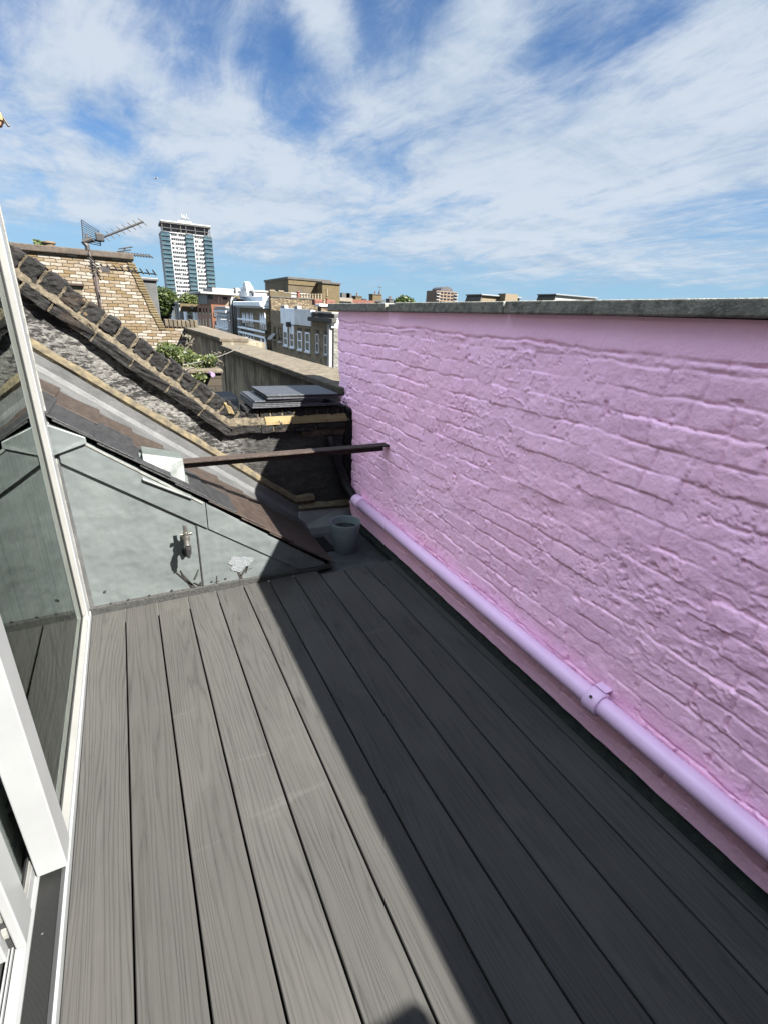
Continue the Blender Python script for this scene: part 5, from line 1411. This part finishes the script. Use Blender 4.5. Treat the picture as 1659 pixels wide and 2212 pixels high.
# ---- tower block
YW = 420.
def tz(v, u=760): return float(on_y(*c4(u, v), YW)[2])
def txx(u, v=1200): return float(on_y(*c4(u, v), YW)[0])
colx = [float(on_y(*c4(u, v), YW)[0]) for (u, v) in ((222, 520), (406, 540), (416, 540), (732, 575), (740, 580), (915, 595), (926, 600), (1122, 625), (1133, 625), (1305, 640))]
root = thing('tower_block', 'tall white and teal residential tower with a framed roof and masts', 'tower', (colx[0], YW, BASE))
ztopw = float(on_y(*c4(225, 500), YW)[2]); DEP = 22
MB().box(colx[0], colx[9], YW, YW+DEP, BASE, ztopw).build('wall', C['towerwhite'], root)
vs = [568, 662, 757, 852, 947, 1040, 1136, 1233, 1323, 1411, 1500, 1590, 1680, 1770, 1860, 1945]
zrow = [float(on_y(*c4(580, v), YW)[2]) for v in vs]
dzf = (zrow[0]-zrow[-1])/(len(vs)-1)
zrow = [zrow[0]-dzf*i for i in range(18)]
# teal bays with one glazed floor each
for b_, (xa, xb) in enumerate(((colx[0]-.3, colx[1]), (colx[4], colx[5]), (colx[8], colx[9]+.2))):
    src = None
    for i, z in enumerate(zrow):
        m2 = MB(); m2.cur = 0; m2.box(xa, xb, YW-1.5, YW+1, -dzf*.52, -dzf*.12)
        m2.cur = 1; m2.box(xa+.1, xb-.1, YW-.9, YW+1, -dzf*.12+.01, dzf*.46)
        m2.cur = 2
        g_ = random.Random(i*7+b_)
        nw = 4
        for q in range(nw):
            if g_.random() < .22:
                x_ = xa+.4+(xb-xa-.8)*q/nw; m2.box(x_, x_+(xb-xa)/nw*.55, YW-1.0, YW-.89, -dzf*.02, dzf*.22)
        # built at floor height through vertex offset
        m2.v = [(v[0], v[1], v[2]+z) for v in m2.v]
        m2.build('balcony', [C['teal'], C['tealdark'], C['glassgrey']], root)
for (xa, xb) in ((colx[2], colx[3]), (colx[6], colx[7])):
    for i, z in enumerate(zrow):
        m2 = MB(); m2.cur = 0; m2.box(xa+.35, xb-.3, YW-.12, YW+.3, z-.74, z+.74)
        m2.cur = 1; n_ = 7 if xb-xa > 7 else 5; g_ = random.Random(i*13+int(xa))
        for q in range(1, n_):
            x_ = xa+.35+(xb-xa-.65)*q/n_; m2.box(x_-.08, x_+.08, YW-.2, YW-.121, z-.74, z+.74)
            if g_.random() < .18: m2.box(x_+.2, x_+1.0, YW-.17, YW-.122, z-.5, z+.3)
        m2.build('strip_window', [C['towerdark'], C['towerwhite']], root)
# crown: parapet, glazed penthouse, framed flat roof
zpar = float(on_y(*c4(225, 478), YW)[2])
MB().box(colx[0]-.3, colx[9]+.3, YW-.6, YW+DEP, ztopw+.01, zpar).build('parapet', C['towerwhite'], root)
zr0, zr1 = float(on_y(*c4(210, 300), YW)[2]), float(on_y(*c4(210, 252), YW)[2])
MB().box(colx[0]+1.5, colx[9]-1.5, YW+2.5, YW+DEP-2, zpar+.01, zr0).build('penthouse', C['glassgrey'], root)
MB().box(colx[0]+11.5, colx[9]-12.0, YW+2.2, YW+2.49, zpar+.01, zpar+(zr0-zpar)*.45).build('penthouse_wall', C['darkgrey'], root)
xl, xr_ = float(on_y(*c4(205, 270), YW)[0]), float(on_y(*c4(1275, 385), YW)[0])
MB().box(xl, xr_, YW-1.5, YW+DEP, zr0+.01, zr1-.5).build('roof_soffit', C['darkgrey'], root)
MB().box(xl-.1, xr_+.1, YW-1.7, YW+DEP, zr1-.49, zr1+.25).build('roof_edge', C['towerwhite'], root)
for x in (xl+.3, xl+6.0, xl+12.6, xl+16.2, xl+22.5, xl+29, xr_-1.0):
    MB().box(x, x+.5, YW-.9, YW-.4, zpar+.02, zr0).build('roof_post', C['darkgrey'], root)
MB().box(xl+1, xr_-1, YW-.75, YW-.55, zpar+(zr0-zpar)*.42, zpar+(zr0-zpar)*.5).build('roof_rail', C['darkgrey'], root)
pl = [float(on_y(*c4(u, 280), YW)[0]) for u in (590, 893)]
MB().box(pl[0], pl[1], YW+5, YW+13, zr1+.26, float(on_y(*c4(740, 240), YW)[2])).build('plant_room', C['towerwhite'], root)
zpr = float(on_y(*c4(740, 240), YW)[2])
for u, t_ in ((690, 88), (737, 95), (790, 90), (715, 130), (760, 150), (820, 165)):
    x = float(on_y(*c4(u, 200), YW)[0]); h = float(on_y(*c4(u, t_), YW)[2])
    MB().tube([(x, YW+7, zpr+.01), (x, YW+7, zpr+(h-zpr)*.5)], .16, 6).build('mast', C['greysteel'], root)
    MB().tube([(x, YW+6.8, zpr+(h-zpr)*.5), (x, YW+6.8, h)], .33, 8).build('antenna', C['towerwhite'], root)
mb = MB()
for u in (700, 740, 800):
    x = float(on_y(*c4(u, 200), YW)[0]); mb.tube([(x-1.6, YW+7, zpr+.02), (x, YW+7, zpr+2.4), (x+1.5, YW+7, zpr+.02)], .14, 5)
mb.build('antenna_frame', C['greysteel'], root)

# ---- small far buildings
def far_block(name, label, cat, u0, v0, u1, v1, y, mat, depth=12, side=None):
    xa, zt_ = float(on_y(u0, (v0+v1)/2, y)[0]), float(on_y((u0+u1)/2, v0, y)[2]); xb = float(on_y(u1, (v0+v1)/2, y)[0])
    r_ = thing(name, label, cat, ((xa+xb)/2, y, BASE))
    MB().box(xa, xb, y, y+depth, BASE, zt_).build('wall', mat, r_)
    return r_, xa, xb, zt_
r_, xa, xb, zt_ = far_block('slab_block', 'small pale slab block far off left of the tower foot', 'building', 349, 623.5, 364.5, 645, 360, C['white'])
for i in range(7):
    x = xa+(xb-xa)*(i+.5)/7; MB().box(x-.3, x+.3, 359.8, 359.99, zt_-14, zt_-.6).build('window', C['whitedull'], r_)
MB().box(xa-1.8, xa-.01, 360, 372, BASE, zt_).build('shaded_end', C['darkgrey'], r_)  # dark grey end, the block's shaded side put into the colour
# beige block with a barrel roof
yb_ = 380.
r_, xa, xb, zt_ = far_block('barrel_roof_flats', 'beige block of flats with a grey barrel roof peeping over the pink wall', 'building', 941.5, 628.5, 987, 652, yb_, c_('beige_brick', (.19, .135, .095), (.22, .16, .118), .1, bump=0), 16)
q = [on_y(952, 628, yb_), on_y(978, 628, yb_), on_y(965, 618.5, yb_)]
xm = float((q[0][0]+q[1][0])/2); rr = float(q[1][0]-q[0][0])/2; hh = float(q[2][2])-zt_
mb = MB(); mb.prism([(xm-rr, yb_+.5, zt_+.01), (xm+rr, yb_+.5, zt_+.01)]+[(xm+rr*math.cos(t_), yb_+.5, zt_+.02+hh*math.sin(t_)**.8) for t_ in np.linspace(0.05, math.pi-.05, 14)], (0, 14, 0)); mb.build('barrel_roof', C['glassgrey'], r_)
nfl = 6
for i in range(6):
    for j in range(5):
        x = xa+(xb-xa)*(i+.5)/6; z = zt_-1.2-j*2.5; m_ = C['white'] if i in (0, 5) else C['dark']
        MB().box(x-(xb-xa)/6*.36, x+(xb-xa)/6*.36, yb_-.2, yb_-.01, z-.85, z+.45).build('window', C['dark'] if i not in (0, 5) else C['towerdark'], r_)
    if i in (0, 5):
        for j in range(5):
            z = zt_-2.1-j*2.5; x = xa+(xb-xa)*(i+.5)/6; MB().box(x-(xb-xa)/6*.5, x+(xb-xa)/6*.5, yb_-1.2, yb_-.21, z-.5, z+.1).build('balcony', C['white'], r_)
# two flat roofed rooftop storeys beyond the pink wall
def roof_storey(label, x_l, x_r, v_t, slope, y, mat, end):
    a, b = on_y(x_l, v_t, y), on_y(x_r, v_t+slope, y); zt_ = float(a[2]); zb_ = zt_-6
    r_ = thing('rooftop_storey', label, 'building', (float(a[0]), y, zb_))
    xa, xb = float(a[0]), float(b[0])
    hz = .45
    MB().box(xa+1.1, xb, y+.6, y+9, BASE, zt_-hz-.01).build('wall', mat, r_)
    MB().box(xa+.5, xb+.4, y-.2, y+9.6, zt_-hz, zt_).build('roof_slab', C['greysteel'], r_, bevel=.1)
    MB().prism([(xa+.9, y+.2, zt_-hz-.02), (xa-.9, y+.2, zb_), (xa+.2, y+.2, zb_), (xa+1.08, y+.2, zb_+1)], (0, 9, 0)).build('raked_end', C['copingdark'], r_)
    return r_, xa, xb, zt_
r_, xa, xb, zt_ = roof_storey('long low rooftop storey with a cream box just behind the pink wall coping', 1037, 1125, 634, 4.5, 150, C['pot_buff'], True)
q = ry(lambda x, y: (x, y), 1083, 634.5, 1110, 648, 149); MB().box(q[0], q[1], 147, 151, q[2]-4, q[3]).build('cream_box', C['pot_buff'], r_)
roof_storey('white rooftop storey with a sloping dark end further right along the coping', 1198, 1290, 633.5, 8, 140, C['white'], True)
# distant chimneys and roofs over the coping
def far_stack(label, q, y, mat, pots=2):
    x0, t_, x1, b_ = q; u0, v0 = k5(x0, t_); u1, v1 = k5(x1, b_)
    s_ = ry(lambda x, y: (x, y), u0, v0, u1, v1, y)
    r_ = thing('chimney_stack', label, 'chimney', (s_[0], y, BASE))
    MB().box(s_[0], s_[1], y, y+2.5, BASE, s_[3]).build('brickwork', mat, r_)
    MB().box(s_[0]-.12, s_[1]+.12, y-.12, y+2.6, s_[3]+.002, s_[3]+.22).build('capping', C['copingdark'], r_)
    for i in range(pots):
        x = s_[0]+(s_[1]-s_[0])*(i+.7)/(pots+.6); MB().lathe((x, y+1, s_[3]+.222), [(.18, 0), (.15, .5), (.2, .55), (.17, .75)], 10, True, True).build('chimney_pot', C['pot_red'], r_)
    return r_, s_
far_stack('square yellow brick stack with a thin spike beside it over the coping', (860, 345, 985, 440), 130, C['yellow'], 1)
far_stack('lower yellow brick stack left of the spiked one', (612, 372, 700, 440), 120, C['yellow'], 1)
far_stack('small dark stack between the two yellow ones', (722, 412, 765, 445), 125, C['darkgrey'], 0)
far_stack('small dark chimney with pots by the far round tree', (1095, 412, 1155, 445), 140, C['darkgrey'], 2)
p0, p1, p2 = on_y(*k5(962, 345), 170), on_y(*k5(961, 265), 170), on_y(*k5(961, 228), 170)
r_ = thing('spire', 'thin grey spire with a weather vane behind the yellow stack', 'spire', (float(p0[0]), 170, BASE))
MB().tube([(float(p0[0]), 170, BASE), (float(p0[0]), 170, float(p0[2])-.5), (float(p1[0]), 170, float(p1[2]))], [1.2, .9, .08], 8).build('cone', C['darkgrey'], r_)
mb = MB(); mb.tube([(float(p1[0]), 170, float(p1[2])-.3), (float(p2[0]), 170, float(p2[2]))], .07, 5); mb.tube([(float(p2[0])-.8, 170, float(p2[2])), (float(p2[0])+.8, 170, float(p2[2]))], .12, 5); mb.build('weather_vane', C['darkgrey'], r_)
u0, v0 = k5(380, 385); u1, v1 = k5(570, 440)
r_, xa, xb, zt_ = far_block('cream_house', 'cream rendered house with dark roof boxes right of the big yellow block', 'house', u0, v0, u1, v1, 100, c_('cream_render', (.2, .165, .13), (.23, .2, .16), .4), 8)
for u in (405, 445, 500, 530): 
    x = float(on_y(*k5(u, 420), 99.9)[0]); MB().box(x-.35, x+.35, 99.8, 99.99, zt_-1.9, zt_-.7).build('window', C['dark'], r_)
for (u, w_) in ((470, .9), (515, .6)):
    x = float(on_y(*k5(u, 370), 102)[0]); MB().box(x-w_, x+w_, 102, 103, zt_+.002, zt_+1.0).build('roof_box', C['darkgrey'], r_)
u0, v0 = k5(570, 405); u1, v1 = k5(720, 445)
r_, xa, xb, zt_ = far_block('pink_house', 'row of pinkish grey roofs low between the chimneys', 'house', u0, v0+2, u1+25, v1, 112, C['pot_red'], 8)
u0, v0 = k5(920, 405); u1, v1 = k5(1045, 445)
s_ = ry(lambda x, y: (x, y), u0, v0, u1, v1, 128); r_ = thing('gabled_roof', 'small dark pointed gable just above the coping', 'roof', (s_[0], 128, BASE))
MB().prism([(s_[0], 128, s_[2]), (s_[1], 128, s_[2]), (s_[1]-(s_[1]-s_[0])*.22, 128, s_[3]), (s_[0]+.3*(s_[1]-s_[0]), 128, s_[2]+.55*(s_[3]-s_[2]))], (0, 6, 0)).build('slates', C['darkgrey'], r_)

# ---- street lamps
def lamp(label, k, x, ytop, ybot, d, hx):
    p = on_x(*k(x, ytop), d); zt_ = float(p[2]); yy_ = float(p[1])
    r_ = thing('street_lamp', label, 'street lamp', (d, yy_, BASE))
    MB().tube([(d, yy_, BASE), (d, yy_, zt_-.6), (d-.05, yy_, zt_-.1), (d-.6, yy_, zt_)], [.09, .07, .06, .05], 8).build('pole', C['dark'], r_, smooth=True)
    MB().box(d-1.3, d-.55, yy_-.16, yy_+.16, zt_-.05, zt_+.09).build('lamp_head', C['greysteel'], r_, bevel=.04)
lamp('dark street lamp standing in front of the white curved building end', k4, 225, 1215, 1560, 12.5, 0)
lamp('lower street lamp in front of the gothic arches', k4, 800, 1690, 1800, 12.5, 0)

# ---- aeroplane
p = on_y(337, 384, 2600); s_ = 16.
r_ = thing('aeroplane', 'tiny aeroplane far away in the sky left of the tower', 'aeroplane', tuple(float(q) for q in p))
px_, py_, pz_ = [float(q) for q in p]
MB().tube([(px_-s_*.5, py_, pz_), (px_-s_*.4, py_, pz_), (px_+s_*.4, py_, pz_), (px_+s_*.5, py_, pz_+.4)], [.5, 1.9, 1.8, .3], 8).build('fuselage', C['greysteel'], r_)
MB().hexa([(px_-2, py_-16, pz_-.3), (px_+3, py_-16, pz_-.3), (px_+3, py_+16, pz_-.3), (px_-2, py_+16, pz_-.3)]+[(px_-2, py_-16, pz_+.3), (px_+3, py_-16, pz_+.3), (px_+3, py_+16, pz_+.3), (px_-2, py_+16, pz_+.3)]).build('wing', C['greysteel'], r_)
MB().prism([(px_+s_*.3, py_-.2, pz_+1), (px_+s_*.5, py_-.2, pz_+1), (px_+s_*.55, py_-.2, pz_+5), (px_+s_*.45, py_-.2, pz_+5)], (0, .4, 0)).build('tail_fin', C['greysteel'], r_)

# ---- ground and street far below
g_ = MB(); g_.poly([(-6000, -6000, BASE-.01), (6000, -6000, BASE-.01), (6000, 6000, BASE-.01), (-6000, 6000, BASE-.01)])
o = g_.build('ground', c_('hazy_town_ground', (.06, .065, .055), (.12, .12, .10), .01, bump=0)); tag(o, 'town ground spreading to the horizon', 'ground', kind='structure')
o = MB().box(4.2, D-2.2, -60, 400, BASE, BASE+.02).build('street', c_('asphalt', (.04, .04, .042), (.055, .055, .055), .5)); tag(o, 'asphalt street between the terraces', 'street', kind='structure')
SEED1 = (.3, 1.7, 0); SEED2 = (2, .4, 0)
LOBES = [(640, 185, 6, -.13), (860, 15, 7, -.14), (400, 0, 7, -.10), (1300, -20, 9, -.07), (230, 250, 4, -.10), (30, 0, 5, -.06), (1150, 420, 28, .06), (450, 360, 15, .07), (130, 110, 5, .07), (700, 40, 4, .10), (1000, 220, 8, .05)]
COVER = .045
CLOUD_A = (1.159, 1.512, 1.982); CLOUD_B = (1.890, 2.100, 2.369)
HORIZ = (1.025, 1.663, 2.226)
SKYTINT = (0.151, 0.260, 0.370)
OVERHEAD = 7.2  # unseen high cloud brightened, added to light the shaded pink wall
EXPO = 2.85; SUNE = 5.0; SKYS = .05
# ================================================================== SKY, SUN, VIEW
SUN = Vector((.56, -.86, 1.0)).normalized()
elev = math.asin(SUN.z); azim = math.atan2(SUN.x, SUN.y)
ld = bpy.data.lights.new('sun', 'SUN'); ld.energy = SUNE; ld.angle = R(.55); ld.color = (1, .955, .88)
lo = bpy.data.objects.new('sun', ld); COL.objects.link(lo)
lo.rotation_euler = (-SUN).to_track_quat('-Z', 'Y').to_euler()
lo.location = (6, -8, 10)
w = bpy.data.worlds.new('World'); scene.world = w; w.use_nodes = True
nt = w.node_tree; nt.nodes.clear()
N = nt.nodes.new; L = nt.links.new
out = N('ShaderNodeOutputWorld'); bg = N('ShaderNodeBackground'); bg.inputs[1].default_value = SKYS
L(bg.outputs[0], out.inputs[0])
sky = N('ShaderNodeTexSky'); sky.sky_type = 'NISHITA'; sky.sun_disc = False; sky.sun_elevation = elev; sky.sun_rotation = azim
sky.altitude = 50; sky.air_density = 1.0; sky.dust_density = .1; sky.ozone_density = 2.5
tc = N('ShaderNodeTexCoord')
def mth(op, a, b=None, c=None, clamp=False):
    n = N('ShaderNodeMath'); n.operation = op; n.use_clamp = clamp
    for i, v in enumerate((a, b, c)):
        if v is None: continue
        if isinstance(v, bpy.types.NodeSocket): L(v, n.inputs[i])
        else: n.inputs[i].default_value = v
    return n.outputs[0]
def sst(x, a, b, o0=0., o1=1.):
    n = N('ShaderNodeMapRange'); n.interpolation_type = 'SMOOTHSTEP'; L(x, n.inputs[0])
    n.inputs[1].default_value = a; n.inputs[2].default_value = b; n.inputs[3].default_value = o0; n.inputs[4].default_value = o1
    return n.outputs[0]
sp = N('ShaderNodeSeparateXYZ'); L(tc.outputs['Generated'], sp.inputs[0])
zz = mth('MAXIMUM', sp.outputs[2], 0.0)
den = mth('ADD', zz, .10)
px = mth('DIVIDE', sp.outputs[0], den); py = mth('DIVIDE', sp.outputs[1], den)
cb = N('ShaderNodeCombineXYZ'); L(px, cb.inputs[0]); L(py, cb.inputs[1])
def nz(scale, detail, rough, rot=0., sc=(1, 1, 1), loc=(0, 0, 0), dist=0.):
    mp = N('ShaderNodeMapping'); mp.inputs['Rotation'].default_value = (0, 0, rot); mp.inputs['Scale'].default_value = sc; mp.inputs['Location'].default_value = loc
    L(cb.outputs[0], mp.inputs[0])
    n = N('ShaderNodeTexNoise'); n.inputs['Scale'].default_value = scale; n.inputs['Detail'].default_value = detail; n.inputs['Roughness'].default_value = rough; n.inputs['Distortion'].default_value = dist
    L(mp.outputs[0], n.inputs['Vector']); return n.outputs['Fac']
def lobe(u, v, width, hard=None):
    d = Vector(ray(u, v)).normalized()
    n = N('ShaderNodeVectorMath'); n.operation = 'DOT_PRODUCT'; L(tc.outputs['Generated'], n.inputs[0]); n.inputs[1].default_value = d
    nrm = N('ShaderNodeVectorMath')
    return sst(n.outputs['Value'], math.cos(width), 1.0)
n1 = nz(.85, 4, .55, R(25), (1, .7, 1), SEED1, .3)
n2 = nz(2.3, 10, .66, R(52), (1, .42, 1), SEED2, .9)
n3 = nz(7.5, 9, .70, R(38), (1, .55, 1), (0, 3, 0), .5)
base = mth('ADD', mth('MULTIPLY', n1, .40), mth('ADD', mth('MULTIPLY', n2, .38), mth('MULTIPLY', n3, .22)))
acc = mth('ADD', base, COVER)
for (u, v, wd, s) in LOBES:
    acc = mth('ADD', acc, mth('MULTIPLY', lobe(u, v, R(wd)), s))
# thinner towards the horizon
acc = mth('ADD', acc, sst(sp.outputs[2], .03, .13, -.19, 0.0))
thick = sst(acc, .44, .64)
veil = sst(acc, .30, .52)
cov = mth('ADD', mth('MULTIPLY', thick, .70), mth('MULTIPLY', veil, .24))
lift = mth('ADD', 1.0, mth('MULTIPLY', sst(sp.outputs[2], .60, .80, 0.0, OVERHEAD-1), sst(sp.outputs[0], -.25, .25, 1.0, .35)))
shade = mth('ADD', mth('MULTIPLY', acc, .7), mth('MULTIPLY', nz(1.6, 7, .62, R(15), (.6, 1, 1), (5, 2, 0), .4), .5))
cc = N('ShaderNodeMix'); cc.data_type = 'RGBA'; L(sst(shade, .52, .74), cc.inputs[0])
cc.inputs[6].default_value = (*CLOUD_A, 1); cc.inputs[7].default_value = (*CLOUD_B, 1)
hz_ = N('ShaderNodeMix'); hz_.data_type = 'RGBA'; L(sst(sp.outputs[2], 0.0, .30, .85, 0.0), hz_.inputs[0])
tn_ = N('ShaderNodeVectorMath'); tn_.operation = 'MULTIPLY'; L(sky.outputs[0], tn_.inputs[0]); tn_.inputs[1].default_value = SKYTINT
L(tn_.outputs[0], hz_.inputs[6]); hz_.inputs[7].default_value = (*HORIZ, 1)
mx = N('ShaderNodeMix'); mx.data_type = 'RGBA'
vs_ = N('ShaderNodeVectorMath'); vs_.operation = 'SCALE'; L(cc.outputs[2], vs_.inputs[0]); L(lift, vs_.inputs['Scale'])
L(cov, mx.inputs[0]); L(hz_.outputs[2], mx.inputs[6]); L(vs_.outputs[0], mx.inputs[7])
L(mx.outputs[2], bg.inputs[0])
scene.view_settings.view_transform = 'Standard'; scene.view_settings.look = 'None'
scene.view_settings.exposure = EXPO; scene.view_settings.gamma = 1.0
scene.cycles.max_bounces = 8; scene.cycles.diffuse_bounces = 4; scene.cycles.glossy_bounces = 4; scene.cycles.transparent_max_bounces = 12
scene.cycles.use_denoising = True
